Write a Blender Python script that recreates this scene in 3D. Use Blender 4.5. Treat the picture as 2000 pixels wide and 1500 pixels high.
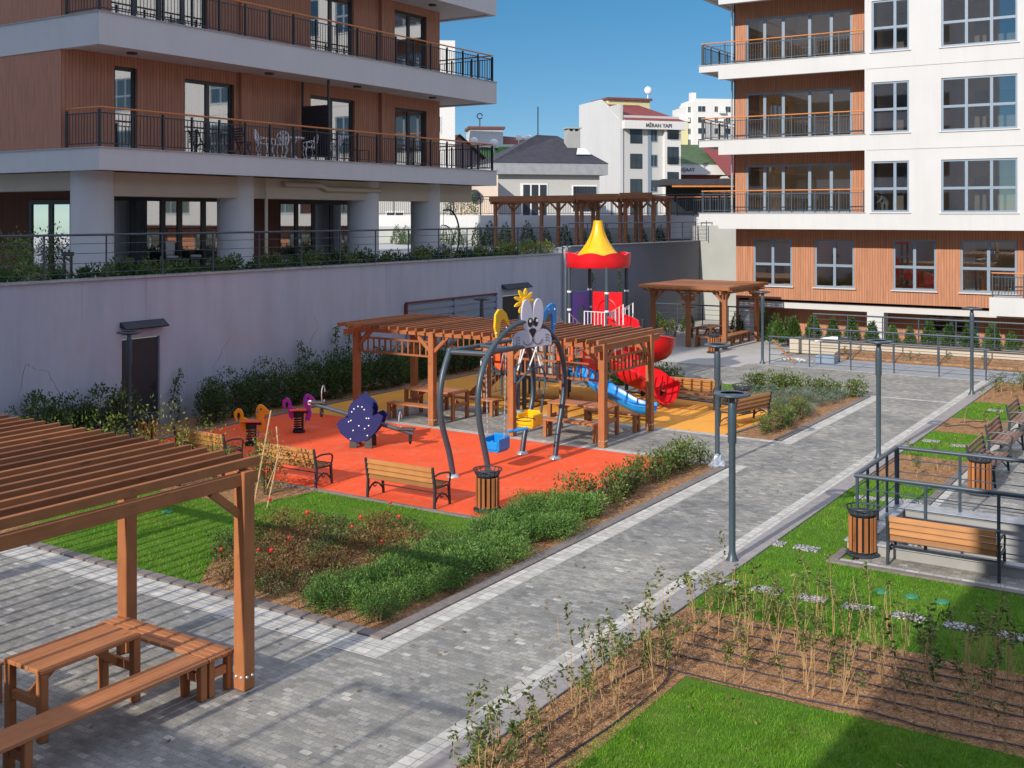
import bpy, math, random
import numpy as np
from mathutils import Vector, Matrix

for o in list(bpy.data.objects):
    bpy.data.objects.remove(o)
SC = bpy.context.scene
COL = SC.collection
PI = math.pi
R = math.radians

# ---------------------------------------------------------------- camera, sky, sun
# world axes: +Y runs up the garden path, +X to the right of it, z = 0 is the paving, metres
cam = bpy.data.cameras.new('camera')
cam.sensor_width = 36
cam.lens = 39.24
cam.shift_y = -0.164
cam.clip_start = 0.1
cam.clip_end = 3000
camo = bpy.data.objects.new('camera', cam)
camo.location = (0, 0, 5.4)
camo.rotation_euler = (R(90), 0, R(32.9))
COL.objects.link(camo)
SC.camera = camo

SUN_EL = R(26.8)
SUN_DIR = Vector((-0.033, -1, 0)).normalized() * math.cos(SUN_EL) + Vector((0, 0, math.sin(SUN_EL)))
w = bpy.data.worlds.new('World')
SC.world = w
w.use_nodes = True
nt = w.node_tree
bg = nt.nodes['Background']
sky = nt.nodes.new('ShaderNodeTexSky')
sky.sky_type = 'NISHITA'
sky.sun_disc = False
sky.sun_elevation = SUN_EL
sky.sun_rotation = PI + 0.033
sky.altitude = 5000
sky.air_density = 1.0
sky.dust_density = 0.0
sky.ozone_density = 4.0
# clear deep-blue sky low down, an added bright fill-light band above the view
wm = nt.nodes.new('ShaderNodeMix'); wm.data_type = 'RGBA'; wm.blend_type = 'MULTIPLY'; wm.inputs[0].default_value = 1
nt.links.new(sky.outputs[0], wm.inputs[6]); wl = nt.nodes.new('ShaderNodeValToRGB'); wl.color_ramp.elements[0].position = .03; wl.color_ramp.elements[0].color = (.74, .75, .65, 1)
wl.color_ramp.elements[1].position = .2; wl.color_ramp.elements[1].color = (.54, .97, .9, 1)
wc = nt.nodes.new('ShaderNodeTexCoord'); wsep = nt.nodes.new('ShaderNodeSeparateXYZ'); nt.links.new(wc.outputs['Generated'], wsep.inputs[0])
nt.links.new(wsep.outputs[2], wl.inputs[0]); nt.links.new(wl.outputs[0], wm.inputs[7])
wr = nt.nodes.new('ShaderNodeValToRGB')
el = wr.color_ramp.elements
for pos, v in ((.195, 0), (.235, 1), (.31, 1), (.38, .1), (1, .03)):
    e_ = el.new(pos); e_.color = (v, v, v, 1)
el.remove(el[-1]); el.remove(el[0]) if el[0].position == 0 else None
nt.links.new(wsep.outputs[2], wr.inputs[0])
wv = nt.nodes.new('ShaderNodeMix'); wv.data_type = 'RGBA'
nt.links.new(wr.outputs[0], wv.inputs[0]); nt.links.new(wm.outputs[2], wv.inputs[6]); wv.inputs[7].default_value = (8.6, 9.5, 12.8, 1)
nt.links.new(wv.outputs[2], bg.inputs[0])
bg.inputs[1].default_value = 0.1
sl = bpy.data.lights.new('sun', 'SUN')
sl.energy = 4.2
sl.angle = R(0.55)
sl.color = (1.0, 0.93, 0.83)
so = bpy.data.objects.new('sun', sl)
so.rotation_euler = (-SUN_DIR).to_track_quat('-Z', 'Y').to_euler()
so.location = SUN_DIR * 100
COL.objects.link(so)
SC.view_settings.view_transform = 'Standard'
SC.view_settings.look = 'None'
SC.view_settings.exposure = 0.2
SC.view_settings.gamma = 1.0
SC.cycles.max_bounces = 6
SC.cycles.transparent_max_bounces = 8
SC.cycles.use_denoising = True
SC.cycles.sample_clamp_indirect = 6
rnd = random.Random(7)
nrng = np.random.default_rng(11)

# ---------------------------------------------------------------- helpers: objects
def tag(o, label=None, cat=None, group=None, kind=None):
    if label: o['label'] = label
    if cat: o['category'] = cat
    if group: o['group'] = group
    if kind: o['kind'] = kind
    return o

def thing(name, label, cat, loc=(0, 0, 0), rz=0, group=None):
    o = bpy.data.objects.new(name, None)
    o.empty_display_size = 0.2
    o.location = loc
    o.rotation_euler = (0, 0, rz)
    COL.objects.link(o)
    return tag(o, label, cat, group)

KIDS = {}
def setp(o, p):
    o.parent = p
    KIDS.setdefault(p.name, []).append(o)

def dup(root, loc, rz, label=None, s=None, group=None):
    c = root.copy()
    COL.objects.link(c)
    c.location = loc
    c.rotation_euler = (0, 0, rz)
    if s is not None: c.scale = (s, s, s) if not hasattr(s, '__len__') else s
    if label: c['label'] = label
    if group: c['group'] = group
    for k in KIDS.get(root.name, []):
        d = k.copy(); COL.objects.link(d); setp(d, c)
        for g in KIDS.get(k.name, []):
            e = g.copy(); COL.objects.link(e); setp(e, d)
    return c

class MB:
    def __init__(s):
        s.v = []; s.f = []
    def add(s, vs, fs):
        b = len(s.v)
        s.v.extend([tuple(p) for p in vs])
        s.f.extend([tuple(i + b for i in q) for q in fs])
        return s
    def box(s, x0, x1, y0, y1, z0, z1):
        if x0 > x1: x0, x1 = x1, x0
        if y0 > y1: y0, y1 = y1, y0
        if z0 > z1: z0, z1 = z1, z0
        return s.add([(x0,y0,z0),(x1,y0,z0),(x1,y1,z0),(x0,y1,z0),(x0,y0,z1),(x1,y0,z1),(x1,y1,z1),(x0,y1,z1)],
              [(0,3,2,1),(4,5,6,7),(0,1,5,4),(1,2,6,5),(2,3,7,6),(3,0,4,7)])
    def obox(s, c, sx, sy, sz, m):
        vs = []
        for z in (-1, 1):
            for x, y in ((-1,-1),(1,-1),(1,1),(-1,1)):
                vs.append(Vector(c) + m @ Vector((x*sx/2, y*sy/2, z*sz/2)))
        return s.add(vs, [(0,3,2,1),(4,5,6,7),(0,1,5,4),(1,2,6,5),(2,3,7,6),(3,0,4,7)])
    def bar(s, p, q, wd, h, up=(0, 0, 1)):
        p = Vector(p); q = Vector(q); d = (q - p); L = d.length; d.normalize()
        u = Vector(up)
        if abs(d.dot(u)) > .98: u = Vector((0, 1, 0))
        a = d.cross(u).normalized(); b = a.cross(d).normalized()
        m = Matrix((a, d, b)).transposed()
        return s.obox((p + q) / 2, wd, L, h, m)
    def tube(s, pts, r, n=8, cap=True, closed=False):
        pts = [Vector(p) for p in pts]; N = len(pts)
        rr = r if hasattr(r, '__len__') else [r] * N
        b = len(s.v); ref = None
        for i, p in enumerate(pts):
            if closed: d = pts[(i + 1) % N] - pts[i - 1]
            else: d = pts[min(i + 1, N - 1)] - pts[max(i - 1, 0)]
            d.normalize()
            if ref is None:
                ref = d.orthogonal().normalized()
            a = (ref - d * ref.dot(d))
            if a.length < 1e-5: a = d.orthogonal()
            a.normalize(); ref = a; c = d.cross(a)
            for k in range(n):
                t = 2 * PI * k / n
                s.v.append(tuple(p + (a * math.cos(t) + c * math.sin(t)) * rr[i]))
        for i in range(N if closed else N - 1):
            j = (i + 1) % N
            for k in range(n):
                k2 = (k + 1) % n
                s.f.append((b + i*n + k, b + i*n + k2, b + j*n + k2, b + j*n + k))
        if cap and not closed:
            s.f.append(tuple(b + k for k in range(n))[::-1])
            s.f.append(tuple(b + (N-1)*n + k for k in range(n)))
        return s
    def lathe(s, prof, n=20, c=(0, 0, 0), cap=True):
        b = len(s.v)
        for r, z in prof:
            for k in range(n):
                t = 2 * PI * k / n
                s.v.append((c[0] + r*math.cos(t), c[1] + r*math.sin(t), c[2] + z))
        for i in range(len(prof) - 1):
            for k in range(n):
                k2 = (k + 1) % n
                s.f.append((b+i*n+k, b+i*n+k2, b+(i+1)*n+k2, b+(i+1)*n+k))
        if cap:
            s.f.append(tuple(b + k for k in range(n))[::-1])
            s.f.append(tuple(b + (len(prof)-1)*n + k for k in range(n)))
        return s
    def prism(s, poly, fn, t0, t1):
        """outline poly [(u, v)], fn(u, v, t) -> point, extruded from t0 to t1"""
        n = len(poly); b = len(s.v)
        for t in (t0, t1):
            for u, v in poly: s.v.append(tuple(fn(u, v, t)))
        s.f.append(tuple(b + k for k in range(n))[::-1])
        s.f.append(tuple(b + n + k for k in range(n)))
        for k in range(n):
            k2 = (k + 1) % n
            s.f.append((b+k, b+k2, b+n+k2, b+n+k))
        return s
    def sphere(s, c, r, nu=10, nv=6, sc=(1, 1, 1)):
        prof = [(max(1e-4, math.sin(PI*i/nv)), -math.cos(PI*i/nv)) for i in range(nv + 1)]
        b = len(s.v)
        s.lathe(prof, nu)
        for i in range(b, len(s.v)):
            x, y, z = s.v[i]
            s.v[i] = (c[0] + x*r*sc[0], c[1] + y*r*sc[1], c[2] + z*r*sc[2])
        return s
    def xf(s, m, start=0):
        for i in range(start, len(s.v)):
            s.v[i] = tuple(m @ Vector(s.v[i]))
        return s
    def build(s, name, m, parent=None, smooth=False, bevel=0, loc=None, bseg=1):
        me = bpy.data.meshes.new(name)
        me.from_pydata(s.v, [], s.f)
        me.update()
        if smooth:
            me.polygons.foreach_set('use_smooth', [True] * len(me.polygons))
            try: me.set_sharp_from_angle(angle=R(38))
            except Exception: pass
        me.materials.append(m)
        o = bpy.data.objects.new(name, me)
        COL.objects.link(o)
        if loc: o.location = loc
        if parent: setp(o, parent)
        if bevel:
            bv = o.modifiers.new('bevel', 'BEVEL'); bv.width = bevel; bv.segments = bseg; bv.limit_method = 'ANGLE'
        return o

def npmesh(name, verts, faces, m, parent=None, smooth=False):
    """verts (n,3) float array, faces (k,m) int array of equal sides"""
    me = bpy.data.meshes.new(name)
    verts = np.asarray(verts, dtype=np.float32); faces = np.asarray(faces, dtype=np.int32)
    k, s = faces.shape
    me.vertices.add(len(verts)); me.vertices.foreach_set('co', verts.ravel())
    me.loops.add(k * s); me.loops.foreach_set('vertex_index', faces.ravel())
    me.polygons.add(k)
    me.polygons.foreach_set('loop_start', np.arange(0, k * s, s, dtype=np.int32))
    me.polygons.foreach_set('loop_total', np.full(k, s, dtype=np.int32))
    me.update(calc_edges=True)
    me.materials.append(m)
    o = bpy.data.objects.new(name, me)
    COL.objects.link(o)
    if parent: setp(o, parent)
    return o

def arc(c, r, a0, a1, n, ax='xz'):
    out = []
    for i in range(n + 1):
        t = R(a0 + (a1 - a0) * i / n); u, v = r*math.cos(t), r*math.sin(t)
        if ax == 'xz': out.append((c[0]+u, c[1], c[2]+v))
        elif ax == 'yz': out.append((c[0], c[1]+u, c[2]+v))
        else: out.append((c[0]+u, c[1]+v, c[2]))
    return out

def spline(pts, n=6):
    """Catmull-Rom through the points"""
    P = [Vector(p) for p in pts]; out = []
    for i in range(len(P) - 1):
        p0 = P[max(i-1, 0)]; p1 = P[i]; p2 = P[i+1]; p3 = P[min(i+2, len(P)-1)]
        for k in range(n):
            t = k / n
            out.append(.5*((2*p1) + (p2-p0)*t + (2*p0-5*p1+4*p2-p3)*t*t + (3*p1-p0-3*p2+p3)*t*t*t))
    out.append(P[-1])
    return out

# ---------------------------------------------------------------- helpers: materials
def srgb(h):
    h = h.lstrip('#'); o = []
    for i in (0, 2, 4):
        c = int(h[i:i+2], 16) / 255
        o.append(c/12.92 if c <= .04045 else ((c+.055)/1.055)**2.4)
    return tuple(o) + (1,)

class NM:
    def __init__(s, name):
        s.m = bpy.data.materials.new(name); s.m.use_nodes = True
        s.t = s.m.node_tree; s.b = s.t.nodes['Principled BSDF']; s.out = s.t.nodes['Material Output']
    def n(s, typ, **kw):
        x = s.t.nodes.new('ShaderNode' + typ)
        for k, v in kw.items():
            if k.startswith('i_'): x.inputs[int(k[2:]) if k[2:].isdigit() else k[2:].replace('_', ' ')].default_value = v
            else: setattr(x, k, v)
        return x
    def l(s, a, b): s.t.links.new(a, b)
    def coord(s, kind='obj', scale=(1, 1, 1), rot=(0, 0, 0)):
        if kind == 'world': c = s.n('NewGeometry').outputs['Position']
        else: c = s.n('TexCoord').outputs['Object']
        mp = s.n('Mapping'); mp.inputs['Scale'].default_value = scale; mp.inputs['Rotation'].default_value = rot
        s.l(c, mp.inputs[0]); return mp.outputs[0]
    def noise(s, co, scale, detail=3, rough=.55, dist=0):
        x = s.n('TexNoise'); x.inputs['Scale'].default_value = scale; x.inputs['Detail'].default_value = detail
        x.inputs['Roughness'].default_value = rough; x.inputs['Distortion'].default_value = dist
        s.l(co, x.inputs['Vector']); return x.outputs['Fac']
    def ramp(s, fac, stops, interp='LINEAR'):
        x = s.n('ValToRGB'); e = x.color_ramp.elements; x.color_ramp.interpolation = interp
        while len(e) < len(stops): e.new(.5)
        for k, (p, c) in enumerate(stops):
            e[k].position = p; e[k].color = c if len(c) == 4 else tuple(c) + (1,)
        s.l(fac, x.inputs[0]); return x.outputs[0]
    def mix(s, fac, a, b, mode='MIX'):
        x = s.n('Mix', data_type='RGBA', blend_type=mode)
        for i, v in ((0, fac), (6, a), (7, b)):
            if hasattr(v, 'is_linked') or hasattr(v, 'node'): s.l(v, x.inputs[i])
            else: x.inputs[i].default_value = v
        return x.outputs[2]
    def math(s, op, a, b=0.0):
        x = s.n('Math', operation=op)
        for i, v in ((0, a), (1, b)):
            if hasattr(v, 'node'): s.l(v, x.inputs[i])
            else: x.inputs[i].default_value = v
        return x.outputs[0]
    def bump(s, h, strength=.3, dist=.01):
        x = s.n('Bump'); x.inputs['Strength'].default_value = strength; x.inputs['Distance'].default_value = dist
        s.l(h, x.inputs['Height']); s.l(x.outputs[0], s.b.inputs['Normal'])
    def col(s, c):
        if hasattr(c, 'node'): s.l(c, s.b.inputs['Base Color'])
        else: s.b.inputs['Base Color'].default_value = c
    def pr(s, rough=.6, metal=0, spec=.5):
        s.b.inputs['Roughness'].default_value = rough; s.b.inputs['Metallic'].default_value = metal
        s.b.inputs['Specular IOR Level'].default_value = spec

def sc_(c, k): return tuple(min(1, x * k) for x in c[:3]) + (1,)

def plain(name, c, rough=.6, var=.12, nscale=6, bump=0, bscale=60, metal=0, spec=.5, kind='obj'):
    m = NM(name); m.pr(rough, metal, spec)
    co = m.coord(kind)
    m.col(m.ramp(m.noise(co, nscale, 5), [(.3, sc_(c, 1 - var)), (.7, sc_(c, 1 + var))]))
    if bump: m.bump(m.noise(co, bscale, 3), bump, .01)
    return m.m

def wood(name, c, axis='x', rough=.5, kind='obj'):
    m = NM(name); m.pr(rough, 0, .35)
    s = {'x': (1.6, 30, 30), 'y': (30, 1.6, 30), 'z': (30, 30, 1.6)}[axis]
    co = m.coord(kind, s)
    n1 = m.noise(co, 1.0, 5, .62, .6)
    n2 = m.noise(m.coord(kind, (1, 1, 1)), 3.5, 4)
    rndv = m.n('ObjectInfo').outputs['Random']
    isl = m.n('NewGeometry').outputs['Random Per Island']
    a = m.ramp(n1, [(.28, sc_(c, .52)), (.45, sc_(c, .85)), (.62, c), (.8, sc_(c, 1.3))])
    b = m.mix(.45, a, m.ramp(n2, [(.3, sc_(c, .75)), (.7, sc_(c, 1.22))]))
    k = m.n('TexNoise'); k.inputs['Scale'].default_value = 9; m.l(m.coord(kind, {'x': (.35, 1, 1), 'y': (1, .35, 1), 'z': (1, 1, .35)}[axis]), k.inputs['Vector'])
    b = m.mix(m.ramp(k.outputs['Fac'], [(.68, (0, 0, 0)), (.74, (.8, .8, .8))]), b, sc_(c, .45))
    b = m.mix(m.math('MULTIPLY', rndv, .3), b, sc_(c, 1.2))
    tone = m.ramp(isl, [(0, (.56, .54, .53)), (.5, (1, 1, 1)), (1, (1.38, 1.36, 1.3))])
    m.col(m.mix(1, b, tone, 'MULTIPLY'))
    m.bump(n1, .25, .004)
    return m.m
# ---------------------------------------------------------------- materials
M = {}
M['wood_x'] = wood('pergola wood x', (.29, .112, .044, 1), 'x')
M['wood_y'] = wood('pergola wood y', (.29, .112, .044, 1), 'y')
M['wood_z'] = wood('pergola wood z', (.29, .112, .044, 1), 'z')
M['deck_x'] = wood('table wood x', (.34, .137, .058, 1), 'x', .42)
M['deck_y'] = wood('table wood y', (.34, .137, .058, 1), 'y', .42)
M['bench_x'] = wood('bench slat wood', (.34, .15, .05, 1), 'x', .42)
M['bench_grey'] = wood('weathered bench slat wood', (.21, .12, .085, 1), 'x', .55)
M['bin_z'] = wood('bin slat wood', (.36, .14, .05, 1), 'z', .45)
M['iron'] = plain('charcoal cast iron', (.028, .036, .044, 1), .42, .2, 12, .1, 90)
M['steel'] = plain('blue grey painted steel', (.05, .075, .095, 1), .38, .1, 9)
M['rail'] = plain('blue grey railing paint', (.05, .072, .095, 1), .4, .1, 9)
M['black_rail'] = plain('near black railing paint', (.018, .022, .028, 1), .45, .1, 9)
M['galv'] = plain('galvanised steel', (.55, .56, .56, 1), .35, .12, 14, metal=.6)
M['white_metal'] = plain('white painted metal', (.84, .84, .84, 1), .4, .06)
M['orange_rail'] = plain('varnished orange handrail', (.55, .2, .05, 1), .4, .15, 8)
def mk_white():
    m = NM('white render'); m.pr(.82, 0, .3)
    co = m.coord('world')
    a = m.ramp(m.noise(co, .45, 5, .6), [(.3, (.53, .53, .525)), (.7, (.565, .565, .56))])
    st = m.ramp(m.noise(m.coord('world', (2.2, 2.2, .12)), 1.5, 5, .7), [(.3, (.965, .96, .95)), (.5, (1, 1, 1)), (.8, (1.02, 1.02, 1.02))])
    m.col(m.mix(1, a, st, 'MULTIPLY')); m.bump(m.noise(co, 120, 3), .12, .01)
    return m.m
M['white'] = mk_white()
M['cream'] = plain('cream render', (.48, .42, .33, 1), .8, .05, 1.2, .12, 140, kind='world')
M['soffit'] = plain('white soffit paint', (.72, .69, .64, 1), .85, .03, 1, kind='world')
M['grey_wall'] = plain('light grey render', (.36, .37, .35, 1), .85, .06, .8, .12, 120, kind='world')
M['pit_wall'] = plain('grey pit render', (.3, .295, .285, 1), .85, .1, 1.5, .15, 90, kind='world')
M['coping'] = plain('polished grey marble coping', (.33, .35, .37, 1), .28, .25, 7, kind='world')
M['white_stone'] = None
M['frame'] = plain('grey blue window frame', (.2, .26, .33, 1), .4, .06)
M['dark_frame'] = plain('dark anthracite window frame', (.022, .028, .036, 1), .4, .1)
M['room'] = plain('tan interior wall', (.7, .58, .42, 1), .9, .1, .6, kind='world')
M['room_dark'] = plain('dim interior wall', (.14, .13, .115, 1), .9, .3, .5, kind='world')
M['curtain'] = None
M['black'] = plain('black rubber', (.012, .012, .013, 1), .6)
M['hose'] = plain('dark drip hose', (.03, .035, .05, 1), .4, .2)
M['red_pl'] = plain('red playground plastic', (.68, .012, .018, 1), .3, .1, 2.5)
M['blue_pl'] = plain('blue playground plastic', (.01, .24, .62, 1), .3, .1, 2.5)
M['navy_pl'] = plain('navy playground board', (.004, .012, .11, 1), .5, .12, 3)
M['dblue_pl'] = plain('royal blue playground board', (.003, .17, .62, 1), .35, .1)
M['yellow_pl'] = plain('yellow playground plastic', (.82, .46, .008, 1), .32, .08, 3)
M['orange_pl'] = plain('orange playground plastic', (.85, .34, .012, 1), .32, .08)
M['purple_pl'] = plain('magenta playground board', (.42, .03, .38, 1), .35, .1)
M['tang_pl'] = plain('tangerine playground plastic', (.85, .12, .03, 1), .35, .1)
M['rabbit'] = plain('lilac grey board', (.5, .5, .58, 1), .5, .05)
M['white_pl'] = plain('white playground plastic', (.8, .8, .8, 1), .35, .03)
M['blackpaint'] = plain('black paint', (.008, .008, .01, 1), .5, .05)
M['deckgrey'] = plain('dark rubber deck', (.06, .06, .055, 1), .7, .2, 8)
M['brown_roof'] = None
M['twig'] = plain('tan twig', (.44, .28, .13, 1), .8, .25, 9)
M['trunk'] = plain('brown bark', (.14, .09, .055, 1), .9, .3, 9)
M['petal'] = plain('red rose petal', (.62, .02, .02, 1), .5, .2)
M['wicker'] = plain('dark wicker', (.05, .042, .038, 1), .7, .3, 40, .5, 80)
M['cushion'] = plain('white cushion cloth', (.72, .72, .72, 1), .9, .05)
M['pipe'] = plain('white pvc pipe', (.72, .71, .68, 1), .45, .05)
M['cover'] = plain('green plastic cover', (.03, .2, .1, 1), .5, .1)
M['skin'] = plain('skin', (.5, .27, .17, 1), .6, .08)
M['hair'] = plain('dark hair', (.015, .012, .01, 1), .6, .2, 30)
M['shirt'] = plain('grey sweater', (.14, .15, .15, 1), .9, .12, 20)
M['jeans'] = plain('dark trousers', (.03, .035, .05, 1), .9, .15, 20)
M['fur'] = plain('black fur', (.012, .012, .014, 1), .8, .2, 30)

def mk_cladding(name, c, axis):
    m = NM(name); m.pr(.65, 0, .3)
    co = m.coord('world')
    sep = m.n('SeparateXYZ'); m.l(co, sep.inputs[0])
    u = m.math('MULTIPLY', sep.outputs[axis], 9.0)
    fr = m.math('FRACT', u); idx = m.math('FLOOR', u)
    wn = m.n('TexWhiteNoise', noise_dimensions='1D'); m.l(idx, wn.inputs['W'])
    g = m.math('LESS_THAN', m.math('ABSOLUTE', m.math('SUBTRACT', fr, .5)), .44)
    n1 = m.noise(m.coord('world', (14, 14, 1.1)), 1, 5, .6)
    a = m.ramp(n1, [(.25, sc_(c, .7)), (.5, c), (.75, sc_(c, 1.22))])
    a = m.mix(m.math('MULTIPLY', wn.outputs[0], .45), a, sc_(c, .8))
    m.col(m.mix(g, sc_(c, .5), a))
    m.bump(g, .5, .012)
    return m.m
M['clad_x'] = mk_cladding('orange brown cladding boards x', (.45, .205, .115, 1), 0)
M['clad_y'] = mk_cladding('orange brown cladding boards y', (.44, .2, .125, 1), 1)
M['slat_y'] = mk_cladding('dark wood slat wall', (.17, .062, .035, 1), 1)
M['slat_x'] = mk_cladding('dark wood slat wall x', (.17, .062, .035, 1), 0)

def mk_cobble():
    m = NM('grey cobble paving'); m.pr(.78, 0, .35)
    co = m.coord('world')
    nz = m.n('TexNoise'); nz.inputs['Scale'].default_value = 5; m.l(co, nz.inputs['Vector'])
    wob = m.n('VectorMath', operation='SCALE'); m.l(nz.outputs['Color'], wob.inputs[0]); wob.inputs['Scale'].default_value = .03
    ad = m.n('VectorMath', operation='ADD'); m.l(co, ad.inputs[0]); m.l(wob.outputs[0], ad.inputs[1])
    b = m.n('TexBrick', offset=.5); m.l(ad.outputs[0], b.inputs['Vector'])
    b.inputs['Scale'].default_value = 1; b.inputs['Brick Width'].default_value = .14; b.inputs['Row Height'].default_value = .09
    b.inputs['Mortar Size'].default_value = .006; b.inputs['Mortar Smooth'].default_value = .4
    b.inputs['Color1'].default_value = (0, 0, 0, 1); b.inputs['Color2'].default_value = (1, 1, 1, 1); b.inputs['Mortar'].default_value = (.3, .3, .3, 1)
    stone = m.ramp(b.outputs['Color'], [(0, (.22, .214, .196)), (.35, (.268, .26, .238)), (.7, (.318, .308, .282)), (.97, (.365, .352, .32)), (.992, (.5, .48, .43))])
    big = m.ramp(m.noise(co, .55, 4, .6), [(.3, (.66, .67, .68)), (.5, (.96, .955, .92)), (.72, (1.22, 1.2, 1.1))])
    fine = m.ramp(m.noise(co, 38, 4, .7), [(.25, (.6, .6, .6)), (.5, (1, 1, 1)), (.78, (1.35, 1.34, 1.32))])
    patch = m.ramp(m.noise(co, 3.0, 3, .6), [(.3, (.84, .84, .82)), (.7, (1.14, 1.14, 1.14))])
    sand = m.ramp(m.noise(co, 1.7, 6, .72, .6), [(.5, (0, 0, 0)), (.7, (.42, .42, .42))])
    stain = m.ramp(m.noise(co, .9, 5, .7, 1.5), [(.56, (0, 0, 0)), (.68, (.45, .45, .45))])
    stone = m.mix(stain, m.mix(sand, stone, (.37, .34, .27, 1)), (.13, .13, .125, 1))
    a = m.mix(1, stone, big, 'MULTIPLY'); a = m.mix(1, a, fine, 'MULTIPLY'); a = m.mix(1, a, patch, 'MULTIPLY')
    a = m.mix(m.math('MULTIPLY', b.outputs['Fac'], .5), a, (.2, .195, .185, 1))
    m.col(a)
    h = m.math('SUBTRACT', m.math('MULTIPLY', m.noise(co, 40, 3), .5), b.outputs['Fac'])
    m.bump(h, .55, .012)
    return m.m
M['cobble'] = mk_cobble()

def mk_blocks(name, c, bw, rh, mortar, var=.16, rot=0, rough=.75):
    m = NM(name); m.pr(rough, 0, .35)
    co = m.coord('world', rot=(0, 0, rot))
    b = m.n('TexBrick', offset=0); m.l(co, b.inputs['Vector'])
    b.inputs['Scale'].default_value = 1; b.inputs['Brick Width'].default_value = bw; b.inputs['Row Height'].default_value = rh
    b.inputs['Mortar Size'].default_value = mortar
    b.inputs['Color1'].default_value = sc_(c, 1 - var); b.inputs['Color2'].default_value = sc_(c, 1 + var); b.inputs['Mortar'].default_value = sc_(c, .45)
    cw = m.coord('world')
    a = m.mix(1, b.outputs['Color'], m.ramp(m.noise(cw, 9, 5, .65), [(.3, (.8, .8, .8)), (.7, (1.15, 1.15, 1.15))]), 'MULTIPLY')
    m.col(a)
    m.bump(m.math('SUBTRACT', m.noise(cw, 45, 3), b.outputs['Fac']), .4, .008)
    return m.m
M['white_stone'] = mk_blocks('white limestone setts', (.5, .48, .42, 1), .2, .16, .005)
M['kerb'] = mk_blocks('brown concrete kerb', (.2, .17, .15, 1), .5, .5, .004, .06)
M['kerb_r'] = mk_blocks('grey brown granite kerb', (.3, .275, .255, 1), 20, .9, .004, .05)
M['concrete'] = plain('pale concrete', (.42, .41, .38, 1), .8, .08, 1.2, .15, 70, kind='world')
M['brown_roof'] = plain('brown roof tiles', (.16, .055, .045, 1), .8, .18, 3, kind='world')

def mk_soil(name='brown soil'):
    m = NM(name); m.pr(.95, 0, .15)
    co = m.coord('world')
    a = m.ramp(m.noise(co, 7, 6, .68), [(.25, (.2, .1, .045)), (.46, (.43, .23, .11)), (.64, (.56, .32, .165)), (.82, (.68, .46, .28))])
    v = m.n('TexVoronoi', feature='F1'); v.inputs['Scale'].default_value = 42; m.l(co, v.inputs['Vector'])
    chip = m.ramp(v.outputs['Color'], [(.0, (.62, .62, .62)), (.6, (1, 1, 1)), (.9, (1.3, 1.25, 1.15)), (1, (1.9, 1.7, 1.4))])
    m.col(m.mix(1, a, chip, 'MULTIPLY'))
    m.bump(m.math('ADD', m.noise(co, 16, 5, .7), m.math('MULTIPLY', v.outputs['Distance'], .6)), 1.0, .06)
    return m.m
M['soil'] = mk_soil()

def mk_rubber(name, c, c2):
    m = NM(name); m.pr(.85, 0, .22)
    co = m.coord('world')
    a = m.ramp(m.noise(co, .7, 6, .65), [(.25, sc_(c, .82)), (.5, c), (.75, sc_(c, 1.1))])
    v = m.n('TexVoronoi', feature='F1'); v.inputs['Scale'].default_value = 95; m.l(co, v.inputs['Vector'])
    g = m.ramp(v.outputs['Color'], [(0, (.55, .5, .5)), (.25, (.9, .88, .86)), (.6, (1, 1, 1)), (1, (1.3, 1.3, 1.28))])
    a = m.mix(.75, a, m.mix(1, a, g, 'MULTIPLY'))
    dust = m.ramp(m.noise(co, 2.3, 6, .72, .8), [(.5, (0, 0, 0)), (.74, (.26, .26, .26))])
    a = m.mix(dust, a, (.5, .36, .27, 1))
    scuff = m.ramp(m.noise(m.coord('world', (1.5, 9, 1), (0, 0, .6)), 2.2, 5, .7, 1.2), [(.62, (0, 0, 0)), (.74, (.36, .36, .36))])
    m.col(m.mix(scuff, a, sc_(c, .45)))
    m.bump(m.noise(co, 150, 2), .35, .004)
    return m.m
M['orange_rub'] = mk_rubber('orange rubber surfacing', (.86, .108, .033, 1), (1, .9, .9, 1))
M['yellow_rub'] = mk_rubber('yellow rubber surfacing', (.8, .36, .055, 1), (1, 1, .9, 1))

def mk_leaf(name, c, c2, hue=.5, tr=.3, dry=False):
    """leaf colour c..c2, patchy in space and different from plant to plant"""
    m = NM(name); m.pr(.5, 0, .35)
    co = m.coord('world')
    f = m.noise(co, 22, 3, .7)
    rv = m.n('ObjectInfo').outputs['Random']
    g = m.n('NewGeometry').outputs['Random Per Island']
    f = m.math('ADD', m.math('MULTIPLY', f, .45), m.math('ADD', m.math('MULTIPLY', rv, .25), m.math('MULTIPLY', g, .45)))
    a = m.ramp(f, [(.25, sc_(c, .6)), (.55, c), (.9, c2)])
    if dry:
        a = m.mix(m.ramp(m.noise(co, 1.5, 5, .7), [(.52, (0, 0, 0)), (.74, (.6, .6, .6))]), a, (.42, .4, .1, 1))
        a = m.mix(1, a, m.ramp(m.noise(co, 3.2, 4, .65), [(.3, (.62, .66, .6)), (.6, (1.1, 1.08, 1))]), 'MULTIPLY')
    m.col(a)
    t = m.n('BsdfTranslucent'); m.l(a, t.inputs[0])
    mx = m.n('MixShader'); mx.inputs[0].default_value = tr
    m.l(m.b.outputs[0], mx.inputs[1]); m.l(t.outputs[0], mx.inputs[2]); m.l(mx.outputs[0], m.out.inputs[0])
    return m.m
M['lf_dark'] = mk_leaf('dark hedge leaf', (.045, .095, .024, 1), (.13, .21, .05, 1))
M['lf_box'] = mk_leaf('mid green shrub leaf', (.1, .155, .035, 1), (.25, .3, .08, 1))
M['lf_ros'] = mk_leaf('rosemary leaf', (.08, .185, .033, 1), (.22, .36, .075, 1), tr=.15)
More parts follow.
